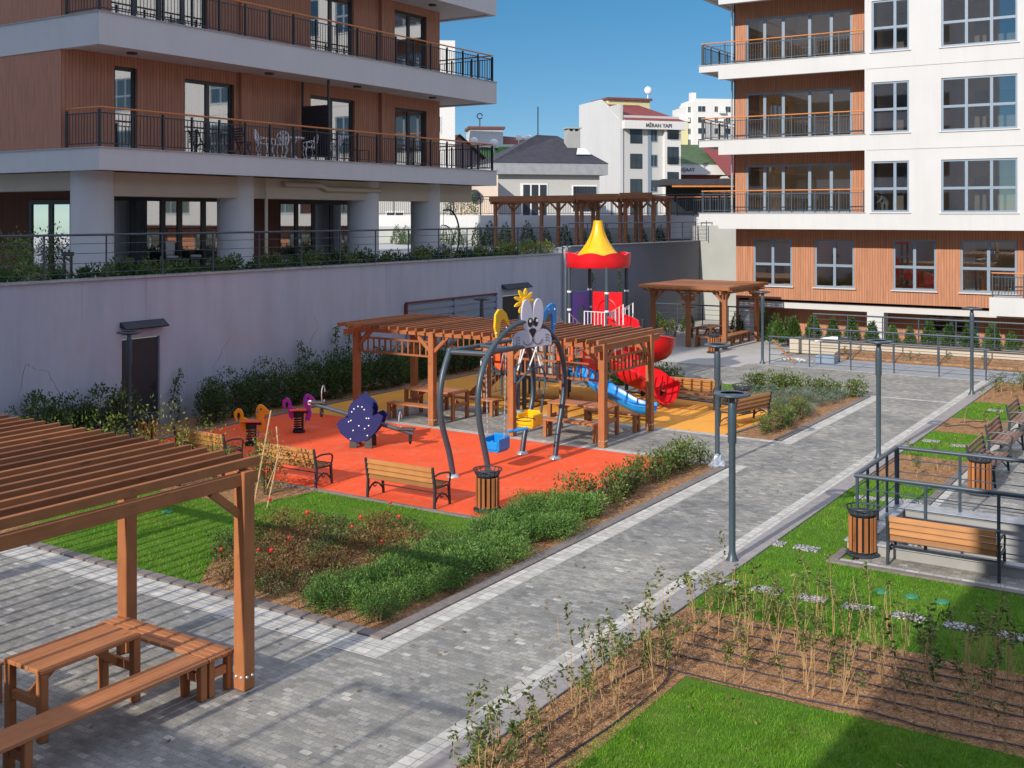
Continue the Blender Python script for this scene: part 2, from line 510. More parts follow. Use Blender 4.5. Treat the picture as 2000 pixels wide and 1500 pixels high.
M['lf_rose'] = mk_leaf('autumn rose leaf', (.2, .1, .035, 1), (.27, .24, .06, 1))
M['lf_roseg'] = mk_leaf('green rose leaf', (.085, .13, .03, 1), (.22, .26, .06, 1))
M['lf_lav'] = mk_leaf('grey green lavender leaf', (.11, .16, .11, 1), (.24, .3, .22, 1), tr=.1)
M['lf_lime'] = mk_leaf('yellow green leaf', (.2, .26, .04, 1), (.42, .43, .09, 1))
M['lf_thuja'] = mk_leaf('thuja green', (.06, .13, .025, 1), (.16, .26, .05, 1))
M['lf_seed'] = mk_leaf('seedling leaf', (.08, .12, .03, 1), (.26, .3, .08, 1))
M['grass'] = mk_leaf('grass blade', (.11, .31, .014, 1), (.29, .5, .045, 1), tr=.35, dry=True)

def mk_lawn():
    m = NM('lawn thatch'); m.pr(.9, 0, .15)
    co = m.coord('world')
    a = m.ramp(m.noise(co, 60, 5, .7), [(.3, (.045, .09, .01)), (.5, (.1, .2, .02)), (.75, (.18, .3, .045))])
    b = m.ramp(m.noise(co, 1.1, 4, .6), [(.3, (.75, .85, .7)), (.58, (1.05, 1.05, 1)), (.75, (1.9, 1.25, 1.3))])
    m.col(m.mix(1, a, b, 'MULTIPLY')); m.bump(m.noise(co, 90, 4), .8, .03)
    return m.m
M['lawn'] = mk_lawn()

def mk_gravel():
    m = NM('white gravel'); m.pr(.7, 0, .3)
    co = m.coord('world')
    v = m.n('TexVoronoi', feature='F1'); v.inputs['Scale'].default_value = 34; m.l(co, v.inputs['Vector'])
    a = m.ramp(v.outputs['Color'], [(0, (.45, .44, .42)), (.5, (.66, .65, .62)), (1, (.85, .84, .8))])
    m.col(m.mix(m.ramp(v.outputs['Distance'], [(.35, (0, 0, 0)), (.6, (1, 1, 1))]), a, (.12, .11, .1, 1)))
    m.bump(m.math('SUBTRACT', 1.0, v.outputs['Distance']), 1, .03)
    return m.m
M['gravel'] = mk_gravel()

def mk_stucco():
    m = NM('mauve grey wall render'); m.pr(.88, 0, .2)
    co = m.coord('world')
    a = m.ramp(m.noise(co, .35, 5, .55), [(.3, (.39, .415, .485)), (.7, (.455, .465, .52))])
    s = m.ramp(m.noise(m.coord('world', (1, 1.6, .25)), 1.2, 5, .65), [(.3, (.88, .88, .88)), (.55, (1, 1, 1)), (.8, (1.06, 1.05, 1.04))])
    a = m.mix(1, a, s, 'MULTIPLY')
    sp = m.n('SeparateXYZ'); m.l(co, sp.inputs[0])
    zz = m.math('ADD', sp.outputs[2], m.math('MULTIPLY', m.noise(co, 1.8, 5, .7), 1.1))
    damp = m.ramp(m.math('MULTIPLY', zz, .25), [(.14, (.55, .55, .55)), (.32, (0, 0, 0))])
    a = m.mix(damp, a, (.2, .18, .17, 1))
    run = m.ramp(m.noise(m.coord('world', (1, 3.2, .1)), 1.6, 4, .6), [(.62, (0, 0, 0)), (.78, (.4, .4, .4))])
    a = m.mix(run, a, (.22, .2, .22, 1))
    blot = m.ramp(m.noise(co, .8, 3, .5), [(.64, (0, 0, 0)), (.7, (.35, .35, .35))])
    m.col(m.mix(blot, a, (.42, .38, .4, 1))); m.bump(m.noise(co, 70, 4, .6), .3, .012)
    return m.m
M['stucco'] = mk_stucco()

def mk_glass(name, tint, rough=.015, base=.08):
    """single sheet pane: clear with a fresnel reflection"""
    m = NM(name); m.t.nodes.remove(m.b)
    fz = m.n('Fresnel'); fz.inputs[0].default_value = 1.55
    f2 = m.math('MINIMUM', m.math('ADD', m.math('MULTIPLY', fz.outputs[0], 1.5), base), 1.0)
    g = m.n('BsdfGlossy'); g.inputs['Roughness'].default_value = rough; g.inputs['Color'].default_value = (1, 1, 1, 1)
    t = m.n('BsdfTransparent'); t.inputs[0].default_value = tint
    mx = m.n('MixShader'); m.l(f2, mx.inputs[0]); m.l(t.outputs[0], mx.inputs[1]); m.l(g.outputs[0], mx.inputs[2])
    m.l(mx.outputs[0], m.out.inputs[0])
    return m.m
M['glass'] = mk_glass('window glass', (.86, .87, .84, 1), .02, .2)
M['glass_b'] = mk_glass('reflective balcony glass', (.5, .55, .56, 1), .02, .34)

def mk_curtain():
    m = NM('pale curtain'); m.pr(.9, 0, .1)
    w_ = m.n('TexWave', wave_type='BANDS', bands_direction='Y'); w_.inputs['Scale'].default_value = 3.2; w_.inputs['Distortion'].default_value = 2.5
    m.l(m.coord('world'), w_.inputs['Vector'])
    m.col(m.ramp(w_.outputs['Fac'], [(0, (.3, .36, .35)), (1, (.58, .62, .58))])); m.bump(w_.outputs['Fac'], .6, .05)
    return m.m
M['curtain'] = mk_curtain()
M['farglass'] = plain('far window glass', (.035, .045, .055, 1), .12, .4, .6, spec=.6, kind='world')

# ---------------------------------------------------------------- ground sheets
def sheet(name, polys, z, m, kind='structure', label=None, cat=None):
    b = MB()
    for p in polys:
        if len(p) == 4 and not hasattr(p[0], '__len__'):
            x0, x1, y0, y1 = p; p = [(x0, y0), (x1, y0), (x1, y1), (x0, y1)]
        i = len(b.v)
        b.v.extend([(x, y, z) for x, y in p]); b.f.append(tuple(range(i, i + len(p))))
    o = b.build(name, m)
    return tag(o, label, cat, None, kind)

PIT = (-4.95, 0.5, 18.15, 20.5)
x0, x1, y0, y1 = PIT
M['base'] = plain('bare earth', (.2, .17, .13, 1), .95, .2, .5, kind='world')
sheet('ground', [(-23.5, x0, -100, 300), (x1, 400, -100, 300), (x0, x1, -100, y0), (x0, x1, y1, 300)], -.03, M['base'])
sheet('terrace', [(-90, -23.72, -40, 54.9)], 3.62, M['concrete'])
sheet('upper_ground', [(-500, 400, 55.1, 900)], 5.36, M['base'])
sheet('cobble_paving', [(-23.4, -6.95, -1.0, 10.52)], 0, M['cobble'])
sheet('garden_path', [(-8.78, -6.95, 10.52, 33.86), (-9.13, -8.78, 22.98, 25.72)], .0005, M['cobble'])
sheet('cobble_strip', [(-19.55, -9.12, 22.98, 25.72)], .001, M['cobble'])
sheet('plaza_paving', [[(-23.4, 34.05), (-6.95, 34.05), (-6.95, 38.95), (-14.9, 38.95), (-14.9, 38.0), (-23.4, 38.0)]], 0, M['cobble'])
sheet('concrete_apron', [(-23.4, -14.9, 38.0, 54.1), (-14.9, -8, 39.2, 42.3)], .002, M['concrete'])
sheet('far_ramp', [(-14.3, 8, 39.15, 41.9)], .006, plain('grey ramp paving', (.3, .31, .32, 1), .8, .1, 2, kind='world'))
sheet('white_stone_bands', [(-9.11, -8.78, 11.02, 22.98), (-9.11, -8.78, 25.72, 33.86), (-6.95, -6.7, -1, 39.15),
      (-19, -8.78, 10.52, 10.82), (-19, -8.78, 10.83, 11.02), (-19.55, -9.12, 22.72, 22.98), (-19.55, -9.12, 25.72, 25.98), (-19.75, -19.55, 22.72, 25.98),
      (-17.2, -6.95, 33.86, 34.05), (-14.9, -6.95, 38.95, 39.15), (-23.4, -14.9, 37.85, 38.0)], .004, M['white_stone'])
sheet('orange_rubber_surface', [[(-21.75, 16.42), (-11.25, 16.42), (-11.25, 17.42), (-10.6, 17.42), (-10.5, 22.72), (-21.75, 22.72)]], .003, M['orange_rub'])
sheet('yellow_rubber_surface', [[(-21.75, 22.73), (-19.75, 22.73), (-19.75, 25.98), (-10.55, 25.98), (-10.35, 28.0), (-10.1, 29.75), (-21.75, 31.6)]], .003, M['yellow_rub'])

def kerb(name, segs, m, z=.035, wd=.16):
    b = MB()
    for (ax, ay, bx, by) in segs:
        b.bar((ax, ay, z/2 - .03), (bx, by, z/2 - .03), wd, z + .06)
    o = b.build(name, m, bevel=.006); o['kind'] = 'structure'
kerb('bed_kerb', [(-19, 11.12, -9.12, 11.12), (-9.21, 11.22, -9.21, 22.7), (-9.21, 26.0, -9.21, 33.8)], M['kerb'], .03, .19)
kerb('rubber_kerb', [(-21.7, 16.36, -11.17, 16.36), (-11.19, 16.44, -11.19, 17.36), (-11.11, 17.38, -10.5, 17.38), (-10.47, 17.46, -10.42, 22.7), (-10.5, 26.0, -10.02, 29.8), (-10.1, 29.85, -21.7, 31.7), (-21.82, 16.4, -21.82, 31.6)], M['kerb'], .03, .1)
kerb('path_kerb', [(-6.53, -1, -6.53, 39.1)], M['kerb_r'], .03, .33)
# soil of the beds
sheet('soil_bed', [
    [(-12.7, 11.2), (-13.5, 12.2), (-13.9, 13.3), (-13.6, 14.5), (-12.4, 14.95), (-11.0, 15.2), (-10.75, 17.3), (-10.5, 17.35), (-10.4, 22.7), (-9.3, 22.7), (-9.3, 11.2)],
    [(-10.4, 26.0), (-9.3, 26.0), (-9.3, 33.8), (-11.6, 33.3), (-14.3, 32.2), (-15.5, 31.0), (-10.0, 29.95)],
    (-23.4, -21.87, 8, 40), [(-23.4, 11.25), (-17.6, 11.25), (-18.2, 14.6), (-15.4, 14.8), (-15.1, 16.3), (-21.85, 16.3)],
    (-6.35, 6, 12.1, 14.3), (-6.35, -5.4, -1, 12.1), (-6.35, -4.8, 23.4, 26.0), (-6.35, -4.8, 29.3, 31.5), (-6.35, -3, 34.5, 39.1)], .006, M['soil'])
sheet('lawn_ground', [
    [(-17.6, 11.22), (-9.3, 11.22), (-10.5, 16.3), (-15.1, 16.3), (-15.4, 14.8), (-18.2, 14.6)],
    (-17.2, -9.3, 32.0, 33.84), (-6.36, 6, 14.3, 17.5), (-6.36, -5.05, 17.5, 18.15), (-6.36, -5.3, 18.15, 23.4), (-5.3, -4.8, 20.95, 23.4), (-6.36, -4.8, 26.0, 29.3), (-6.36, -4.8, 31.5, 34.5), (-5.4, 6, -1, 12.1)], .0025, M['lawn'])
# small terrace of setts with benches on the right
sheet('side_paving', [(-4.95, 3, 17.55, 18.1), (-5.2, -4.95, 17.55, 17.6), (-4.6, 1, 20.95, 38)], .008, M['cobble'])
sheet('side_paving_band', [(-5.2, 3, 17.42, 17.56), (-4.75, -4.6, 20.95, 38)], .011, M['white_stone'])
kerb('side_kerb', [(-5.35, 17.34, 3, 17.34), (-5.27, 17.42, -5.27, 18.1), (-4.83, 20.95, -4.83, 38)], M['kerb'], .03, .14)

# ---------------------------------------------------------------- grass blades (uncountable: one object)
def inpoly(px, py, poly):
    n = len(poly); r = np.zeros(len(px), bool); j = n - 1
    for i in range(n):
        xi, yi = poly[i]; xj, yj = poly[j]
        if yi != yj:
            c = ((yi > py) != (yj > py)) & (px < (xj - xi) * (py - yi) / (yj - yi) + xi)
            r ^= c
        j = i
    return r
def rect(x0, x1, y0, y1): return [(x0, y0), (x1, y0), (x1, y1), (x0, y1)]
SOIL1 = [(-12.7, 11.2), (-13.5, 12.2), (-13.9, 13.3), (-13.6, 14.5), (-12.4, 14.95), (-11.0, 15.2), (-10.75, 17.3), (-9.2, 17.3), (-9.2, 11.2)]
PADS = [(-6.3 + .655*i, 15.5) for i in range(7)] + [(-6.38 + .56*i, 17.8) for i in range(2)] + [(-5.9 + .4*i, 21.6 + .12*i) for i in range(3)] + [(-6.1, 27.9), (-5.4, 27.7), (-5.55, 33.3)]
def grass(areas):
    V = []; F = []; nb = 0
    for poly, dens, h, wd, holes in areas:
        xs = [p[0] for p in poly]; ys = [p[1] for p in poly]
        A = (max(xs) - min(xs)) * (max(ys) - min(ys)); n = int(A * dens)
        x = nrng.uniform(min(xs) - .08, max(xs) + .08, n); y = nrng.uniform(min(ys) - .08, max(ys) + .08, n)
        jx = x + nrng.normal(size=n)*.045; jy = y + nrng.normal(size=n)*.045
        ok = inpoly(jx, jy, poly)
        for hpoly in holes: ok &= ~inpoly(jx + nrng.normal(size=n)*.06, jy, hpoly)
        for (a, b) in PADS: ok &= ~((abs(x - a) < .2) & (abs(y - b) < .15))
        x = x[ok]; y = y[ok]; n = len(x)
        lush = .78 + .3*np.sin(x*2.1 + 1.3*np.sin(y*1.7)) * np.sin(y*2.6 + x) + .22*np.sin(x*7.3 + 2*np.sin(y*5.1))*np.sin(y*8.7)
        hh = h * nrng.uniform(.5, 1.25, n) * np.clip(lush, .45, 1.2); t = nrng.uniform(0, 2*PI, n); ww = wd * nrng.uniform(.6, 1.3, n)
        lean = nrng.uniform(.1, .9, n) * hh; lt = nrng.uniform(0, 2*PI, n)
        v = np.zeros((n, 3, 3))
        v[:, 0] = np.stack([x - np.cos(t)*ww/2, y - np.sin(t)*ww/2, np.zeros(n)], 1)
        v[:, 1] = np.stack([x + np.cos(t)*ww/2, y + np.sin(t)*ww/2, np.zeros(n)], 1)
        v[:, 2] = np.stack([x + np.cos(lt)*lean, y + np.sin(lt)*lean, hh], 1)
        V.append(v.reshape(-1, 3)); F.append(np.arange(nb, nb + 3*n).reshape(-1, 3)); nb += 3*n
    o = npmesh('lawn_grass', np.concatenate(V), np.concatenate(F), M['grass'])
    tag(o, 'short mown green grass of the lawns beside the paths', 'grass', None, 'stuff')
grass([
    ([(-17.6, 11.25), (-9.3, 11.25), (-10.6, 16.25), (-15.1, 16.25), (-15.4, 14.8), (-18.2, 14.6)], 1900, .05, .009, [SOIL1]),
    (rect(-11.15, -10.5, 15.6, 17.3), 1800, .05, .009, []),
    (rect(-17.0, -10.6, 32.6, 33.8), 700, .06, .016, []),
    (rect(-6.33, -1.2, 14.2, 17.24), 2200, .055, .009, []),
    (rect(-6.33, -5.37, 17.2, 23.4), 1700, .055, .01, []), (rect(-5.4, -4.92, 21.0, 23.4), 1500, .05, .01, []),
    (rect(-6.33, -4.92, 26.0, 29.3), 1100, .055, .013, []), (rect(-6.33, -4.92, 31.5, 34.5), 800, .055, .015, []),
    ([(-5.45, 5.8), (-1.4, 8.5), (-1.3, 12.05), (-2.6, 12.2), (-4.2, 12.0), (-5.2, 11.95), (-5.5, 11.2)], 4600, .055, .007, []),
])
# ---------------------------------------------------------------- buildings
class Face:
    """vertical plane: u along du, z up, d outwards along n"""
    def __init__(s, o, du, n):
        s.o = Vector((o[0], o[1], 0)); s.du = Vector((du[0], du[1], 0)); s.n = Vector((n[0], n[1], 0))
    def p(s, u, z, d=0): return s.o + s.du*u + s.n*d + Vector((0, 0, z))
    def box(s, b, u0, u1, z0, z1, d0, d1):
        a = s.p(u0, z0, d0); c = s.p(u1, z1, d1)
        b.box(a.x, c.x, a.y, c.y, a.z, c.z)
    def wall(s, b, u0, u1, z0, z1, holes, d=0, rev=.16):
        us = sorted({u0, u1} | {h[0] for h in holes} | {h[1] for h in holes})
        zs = sorted({z0, z1} | {h[2] for h in holes} | {h[3] for h in holes})
        for i in range(len(us)-1):
            for j in range(len(zs)-1):
                cu, cz = (us[i]+us[i+1])/2, (zs[j]+zs[j+1])/2
                if any(h[0] < cu < h[1] and h[2] < cz < h[3] for h in holes): continue
                b.add([s.p(us[i], zs[j], d), s.p(us[i+1], zs[j], d), s.p(us[i+1], zs[j+1], d), s.p(us[i], zs[j+1], d)], [(0, 1, 2, 3)])
        for a0, a1, b0, b1 in holes:
            q = [(a0, b0), (a1, b0), (a1, b1), (a0, b1)]
            for k in range(4):
                (p0, q0), (p1, q1) = q[k], q[(k+1) % 4]
                b.add([s.p(p0, q0, d), s.p(p1, q1, d), s.p(p1, q1, d - rev), s.p(p0, q0, d - rev)], [(0, 1, 2, 3)])
    def window(s, par, u0, u1, z0, z1, d, cols, rows, fm='frame', gm='glass', fw=.06, sill=None, name='window', xs=None, gout=0):
        """cols: fractions of mullions, rows: fractions of transoms"""
        b = MB()
        W = u1 - u0; Hh = z1 - z0
        s.box(b, u0, u1, z0, z0 + fw, d - .035, d + .035); s.box(b, u0, u1, z1 - fw, z1, d - .035, d + .035)
        s.box(b, u0, u0 + fw, z0 + fw, z1 - fw, d - .035, d + .035); s.box(b, u1 - fw, u1, z0 + fw, z1 - fw, d - .035, d + .035)
        for c in cols:
            wd = fw * 1.5
            s.box(b, u0 + W*c - wd/2, u0 + W*c + wd/2, z0 + fw, z1 - fw, d - .03, d + .03)
        edges = [0] + list(cols) + [1]
        for r in rows:
            for i in range(len(edges)-1):
                a = u0 + W*edges[i] + fw*.76; c = u0 + W*edges[i+1] - fw*.76
                s.box(b, a, c, z0 + Hh*r - fw*.7, z0 + Hh*r + fw*.7, d - .027, d + .027)
        o = b.build(name, M[fm], par)
        g = MB(); g.add([s.p(u0 + fw*.5, z0 + fw*.5, d-.005), s.p(u1 - fw*.5, z0 + fw*.5, d-.005), s.p(u1 - fw*.5, z1 - fw*.5, d-.005), s.p(u0 + fw*.5, z1 - fw*.5, d-.005)], [(0, 1, 2, 3)])
        g.build('pane', M[gm], o)
        if sill:
            k = MB(); s.box(k, u0 - .08, u1 + .08, z0 - .05, z0 - .004, d + .03, sill); k.build('sill', M['white'], o)
        return o
    def rail(s, par, u0, u1, z, d, h=1.0, m='rail', hand='orange_rail', bal=.115, post=1.0, both=True, hz=.0, name='railing'):
        """balcony railing with thin balusters, a bottom and a top bar and a round handrail above"""
        b = MB()
        L = u1 - u0; npost = max(1, round(L / post))
        for i in range(npost + 1):
            u = u0 + L*i/npost
            s.box(b, u - .022, u + .022, z, z + h - .05, d - .03, d + .03)
        s.box(b, u0, u1, z + .09, z + .12, d - .012, d + .012); s.box(b, u0, u1, z + h - .16, z + h - .13, d - .012, d + .012)
        n = int(L / bal)
        for i in range(1, n):
            u = u0 + L*i/n
            s.box(b, u - .007, u + .007, z + .12, z + h - .16, d - .007, d + .007)
        o = b.build(name, M[m], par)
        k = MB(); k.tube([s.p(u0 - .03, z + h, d), s.p(u1 + .03, z + h, d)], .027, 8); k.build('handrail', M[hand], o, smooth=True)
        return o

def room(par, f, u0, u1, z0, z1, d0, dep, m='room', parts=(), name='interior'):
    """open-fronted room behind windows"""
    b = MB()
    P = f.p
    b.add([P(u0,z0,d0-dep),P(u1,z0,d0-dep),P(u1,z1,d0-dep),P(u0,z1,d0-dep)], [(0,1,2,3)])
    b.add([P(u0,z0,d0),P(u1,z0,d0),P(u1,z0,d0-dep),P(u0,z0,d0-dep)], [(0,1,2,3)])
    b.add([P(u0,z1,d0),P(u1,z1,d0),P(u1,z1,d0-dep),P(u0,z1,d0-dep)], [(0,1,2,3)])
    for u in (u0, u1) + tuple(parts):
        b.add([P(u,z0,d0),P(u,z0,d0-dep),P(u,z1,d0-dep),P(u,z1,d0)], [(0,1,2,3)])
    return b.build(name, M[m], par)

def lamp_disc(par, p, r=.13):
    b = MB(); b.lathe([(r, -.05), (r*1.05, -.02), (r*1.05, 0)], 14, p); b.build('ceiling_lamp', M['dark_frame'], par, smooth=True)

# --- white apartment building, facing the garden (facade plane y = 46.5)
wb = thing('apartment_building', 'white apartment building with orange-brown cladding and large grey windows, filling the upper right', 'building', (0, 46.5, 0))
F = Face((0, 0), (1, 0), (0, -1))      # local coordinates of wb: u = world x, d towards the garden
TOPS = [5.52, 8.76, 12.1, 15.42, 18.7]
BOTS = [4.84, 8.11, 11.45, 14.77, 18.1]
b = MB(); holes = []
XR = 22.0
wins = []
for k in range(4):
    z = TOPS[k]
    wins.append((-12.5, -11.01, z + .04, z + 2.12, 'A')); wins.append((-9.77, -6.98, z + .02, z + 2.12, 'B'))
    for u in (-3.6, 1.2, 6.0, 10.8, 15.6): wins.append((u, u + 2.6, z + .02, z + 2.12, 'B'))
F.wall(b, -12.78, XR, 4.84, 19.5, [q[:4] for q in wins], 0, .14)
for zz in BOTS[1:4]: pass
b.build('wall', M['white'], wb)
b = MB()
for zz in (8.11, 11.45, 14.77): F.box(b, -12.7, XR, zz - .008, zz + .008, -.004, .012)
b.build('joint_line', plain('grey render joint', (.3, .3, .3, 1), .8), wb)
for (a, c, z0, z1, t) in wins:
    if t == 'A': F.window(wb, a, c, z0, z1, -.08, (.62,), (.46,), fw=.075, sill=.05)
    else: F.window(wb, a, c, z0, z1, -.08, (.335, .665), (.46,), fw=.075, sill=.05)
# balcony slabs with a deeper front beam
for k in range(5):
    b = MB()
    F.box(b, -19.19, -12.78, BOTS[k], TOPS[k], 0, -.25)
    F.box(b, -20.11, -19.19, BOTS[k] + .36, TOPS[k], 0, -.25)
    F.box(b, -20.11, -19.86, BOTS[k] + .36, TOPS[k], -.25, -9)
    F.box(b, -19.86, -12.78, BOTS[k] + .4, TOPS[k] - .06, -.25, -14)
    b.build('balcony_slab', M['white'], wb)
    b = MB(); F.box(b, -20.14, -12.74, TOPS[k], TOPS[k] + .03, .03, -.3); b.build('slab_coping', M['coping'], wb)
# recessed clad wall of the balconies with wide glazed screens
for k in range(4):
    z = TOPS[k]; zt = BOTS[k+1] + .4
    b = MB(); F.wall(b, -19.05, -12.78, z - .06, zt, [(-18.47, -13.72, z, z + 2.16)], -1.5, .1)
    F.box(b, -19.05, -19.0, z - .06, zt, -1.5, -12)
    b.build('clad_wall', M['clad_x'], wb)
    F.window(wb, -18.47, -13.72, z, z + 2.16, -1.55, (.18, .36, .61, .81), (), fm='frame', fw=.09, name='glazed_screen')
    room(wb, F, -18.9, -13.4, z - .02, zt - .02, -1.62, 5, 'room', (-17.9,))
    F.rail(wb, -19.95, -12.85, z + .03, -.1, .96, 'rail')
    b = MB()
    Fs = Face((-20.0, 0), (0, 1), (-1, 0))
    Fs.rail(wb, .1, 7.0, z + .03, 0, .96, 'black_rail')
    for u in (-18.3, -15.2): lamp_disc(wb, tuple(F.p(u, zt + .0, -.75)))
    b = MB(); F.box(b, -12.78, -12.7, z - .06, zt, -.05, -1.6); b.build('return_wall', M['clad_y'], wb)
for k in range(4):
    z = TOPS[k]; room(wb, F, -12.7, -10.4, z, z + 2.6, -.16, 5, 'room'); room(wb, F, -10.3, -5.5, z, z + 2.6, -.16, 5, 'room')
    room(wb, F, -5.4, XR - .3, z, z + 2.6, -.16, 5, 'room', (0.2, 4.9, 9.7, 14.5))
    for (a, c) in ((-12.3, -11.85), (-9.0, -8.55), (-8.1, -7.4)):
        bb = MB(); F.box(bb, a, c, z + .02, z + (2.0 if a < -12 else 1.5 + .3*(k % 2)), -2.6, -3.0); bb.build('indoor_furniture', M['room_dark'], wb)
# lower clad storey
b = MB()
lw = [(-18.16, -16.39, 2.3, 4.38), (-15.37, -13.66, 2.3, 4.38), (-12.03, -10.31, 2.3, 4.41), (-9.35, -7.24, 2.3, 4.42), (-4.2, -2.2, 2.3, 4.42), (1, 3, 2.3, 4.42)]
F.wall(b, -18.96, XR, 1.76, 4.84, lw, -1.6, .12)
F.box(b, -18.96, XR, 1.7, 1.76, -1.6, -3)
b.build('clad_wall', M['clad_x'], wb)
for q in lw: F.window(wb, q[0], q[1], q[2], q[3], -1.66, (.5,), (.46,), fw=.08, sill=-1.5)
for a, c in ((-18.9, -16), (-15.9, -13), (-12.9, -9.8), (-9.7, -5.6), (-5.5, 4)): room(wb, F, a, c, 2.2, 4.8, -1.75, 4.5, 'room')
b = MB(); F.box(b, -19.1, -12.79, 4.855, 4.9, -.255, -1.59); F.box(b, -12.785, XR, 4.85, 4.9, -.006, -1.59); b.build('soffit', M['soffit'], wb)
# small side balcony at the right of the clad storey
b = MB(); F.box(b, -8.05, -4.5, 1.5, 2.22, -.35, -1.58); b.build('balcony_slab', M['white'], wb)
F.rail(wb, -7.95, -4.6, 2.22, -.45, .95, 'steel')
# white frame and clad recess at ground level
b = MB()
F.box(b, -19.05, XR, 1.3, 1.58, -1.9, -3.6); F.box(b, -19.05, -18.45, -.1, 1.3, -1.9, -2.6); F.box(b, -13.2, -12.5, -.1, 1.3, -1.9, -2.6); F.box(b, -6.0, -5.3, -.1, 1.3, -1.9, -2.6)
b.build('ground_frame', M['white'], wb)
b = MB(); gw = [(-11.2, -9.0, -.05, 1.25), (-7.2, -6.2, -.05, 1.2)]
F.wall(b, -19, XR, -.1, 1.3, gw, -3.5, .1); b.build('ground_clad_wall', M['clad_x'], wb)
F.window(wb, -11.2, -9.0, -.05, 1.25, -3.55, (.5,), (), fw=.12); F.window(wb, -7.2, -6.2, -.05, 1.2, -3.55, (.5,), (.5,), fw=.09)
room(wb, F, -11.6, -5.6, -.1, 1.35, -3.65, 4, 'room')
b = MB(); F.box(b, -19.0, -18.96, -.1, 18.5, -1.6, -14); F.box(b, -19, XR, -.1, 19.5, -14, -14.2); F.box(b, XR - .2, XR, -.1, 19.5, -.2, -14); F.box(b, -20, XR, 19.4, 19.6, 0, -14)
b.build('side_wall', M['clad_y'], wb)
# drain pipe at the corner
b = MB(); b.tube([F.p(-19.15, 5.5, -1.5), F.p(-19.15, 15, -1.5)], .05, 8); b.build('drain_pipe', M['galv'], wb, smooth=True)
# rail terrace left of the building at first balcony level
rt = thing('terrace_railing', 'long steel-blue baluster railing with orange handrail running left from the white building', 'railing', (-19.2, 46.5, 0))
Fr = Face((-6.0, 8.2), (1, 0), (0, -1))
Fr.rail(rt, 0.3, 5.9, 5.4, 0, 1.0, 'rail', name='balusters')
Fr.box(q := MB(), -.2, 6, 4.2, 5.4, .12, -.12); q.build('kerb_wall', M['white'], rt)

# end wall where the retaining wall stops
ew = MB(); ew.box(-23.9, -18.9, 54.15, 54.5, 0, 4.9)
tag(ew.build('end_wall', M['grey_wall']), 'tall light grey rendered wall behind the far wooden pergola, beside the white building', 'wall')

# --- left building with long balconies (slab front plane x = -24.6)
lb = thing('apartment_building', 'apartment building in shade with long white balconies, reddish-brown cladding and round columns, upper left', 'building', (-24.6, 18.4, 0))
Lf = Face((0, 0), (0, 1), (1, 0))          # u = world y - 18.4, d towards the garden
Lg = Face((0, 0), (-1, 0), (0, -1))        # left end face, u = -(x + 24.6)
Y1 = 18.5
LV = [(6.6, 7.18), (9.85, 10.7), (13.35, 14.2), (16.8, 17.6)]
for k, (z0, z1) in enumerate(LV):
    b = MB()
    b.box(-.22, 0, 0, Y1, z0, z1); b.box(-14, -.22, 0, .22, z0, z1); b.box(-14, -.22, Y1 - .22, Y1, z0, z1)
    b.box(-14, -.22, .22, Y1 - .22, z0 + .05, z1 - .05)
    b.build('balcony_slab', M['white'], lb)
    b = MB(); b.box(-.25, .03, -.03, Y1 + .03, z1, z1 + .025); b.box(-14, -.25, -.03, .25, z1, z1 + .025); b.build('slab_coping', M['coping'], lb)
def lwall(z0, z1, holes, fz, skip_left=False):
    b = MB()
    Lf.wall(b, .02, 16.9, z0, z1, [h[:4] for h in holes], -1.62, .2)
    Lg.wall(b, 1.62, 14, z0, z1, [], -.02)
    b.add([(-1.62, 16.9, z0), (-14, 16.9, z0), (-14, 16.9, z1), (-1.62, 16.9, z1)], [(0, 1, 2, 3)])
    for (a, t) in ((6.35, .45), (13.2, .4)):   # projecting pilasters
        Lf.box(b, a, a + t, z0, z1, -1.62, -1.5)
    b.build('clad_wall', M['clad_y'], lb)
    for h in holes:
        Lf.window(lb, h[0], h[1], h[2], h[3], -1.76, h[4], (), fm='dark_frame', gm='glass_b', fw=.1, name='balcony_door')
    for a, c in ((.3, 3.0), (3.1, 6.6), (8.6, 12.8), (13.2, 16.8)):
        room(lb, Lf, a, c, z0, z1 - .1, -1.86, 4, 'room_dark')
d2 = [(1.72, 2.5, 7.16, 9.6, ()), (4.2, 6.15, 7.16, 9.5, (.5,)), (9.6, 11.85, 7.16, 9.5, (.5,)), (14.1, 16.05, 7.16, 9.45, (.5,))]
lwall(7.13, 9.9, d2, 7.16)
d3 = [(1.6, 5.1, 10.68, 13.1, (.25, .5, .75)), (9.6, 11.8, 10.68, 13.1, (.5,)), (14.1, 16.05, 10.68, 13.1, (.5,))]
lwall(10.65, 13.4, d3, 10.7)
lwall(14.15, 16.85, [(4.2, 6.15, 14.2, 16.5, (.5,)), (14.1, 16.05, 14.2, 16.5, (.5,))], 14.2)
# curtains behind the panes of the first floor
for (a, c, zz, zt) in ((1.75, 2.3, 7.2, 9.5), (4.25, 6.1, 7.2, 9.45), (1.7, 5.0, 10.7, 13.0), (14.2, 15.0, 7.2, 9.4)):
    b = MB(); Lf.box(b, a, c, zz, zt, -1.98, -2.0); b.build('curtain', M['curtain'], lb)
for z1 in (7.2, 10.72, 14.22):
    Lf.rail(lb, .12, 18.38, z1, -.12, 1.04, 'black_rail')
    Lg.rail(lb, .15, 1.5, z1, -.12, 1.04, 'black_rail')
    Le = Face((0, Y1), (-1, 0), (0, 1)); Le.rail(lb, .15, 9, z1, -.12, 1.04, 'black_rail')
b = MB(); Lg.box(b, 1.7, 14, 10.72, 11.75, -.13, -.1); 
for zc in (9.9, 13.4):
    for u in (1.7, 6.9, 11.1, 15.4): lamp_disc(lb, (-.85, u, zc), .14)
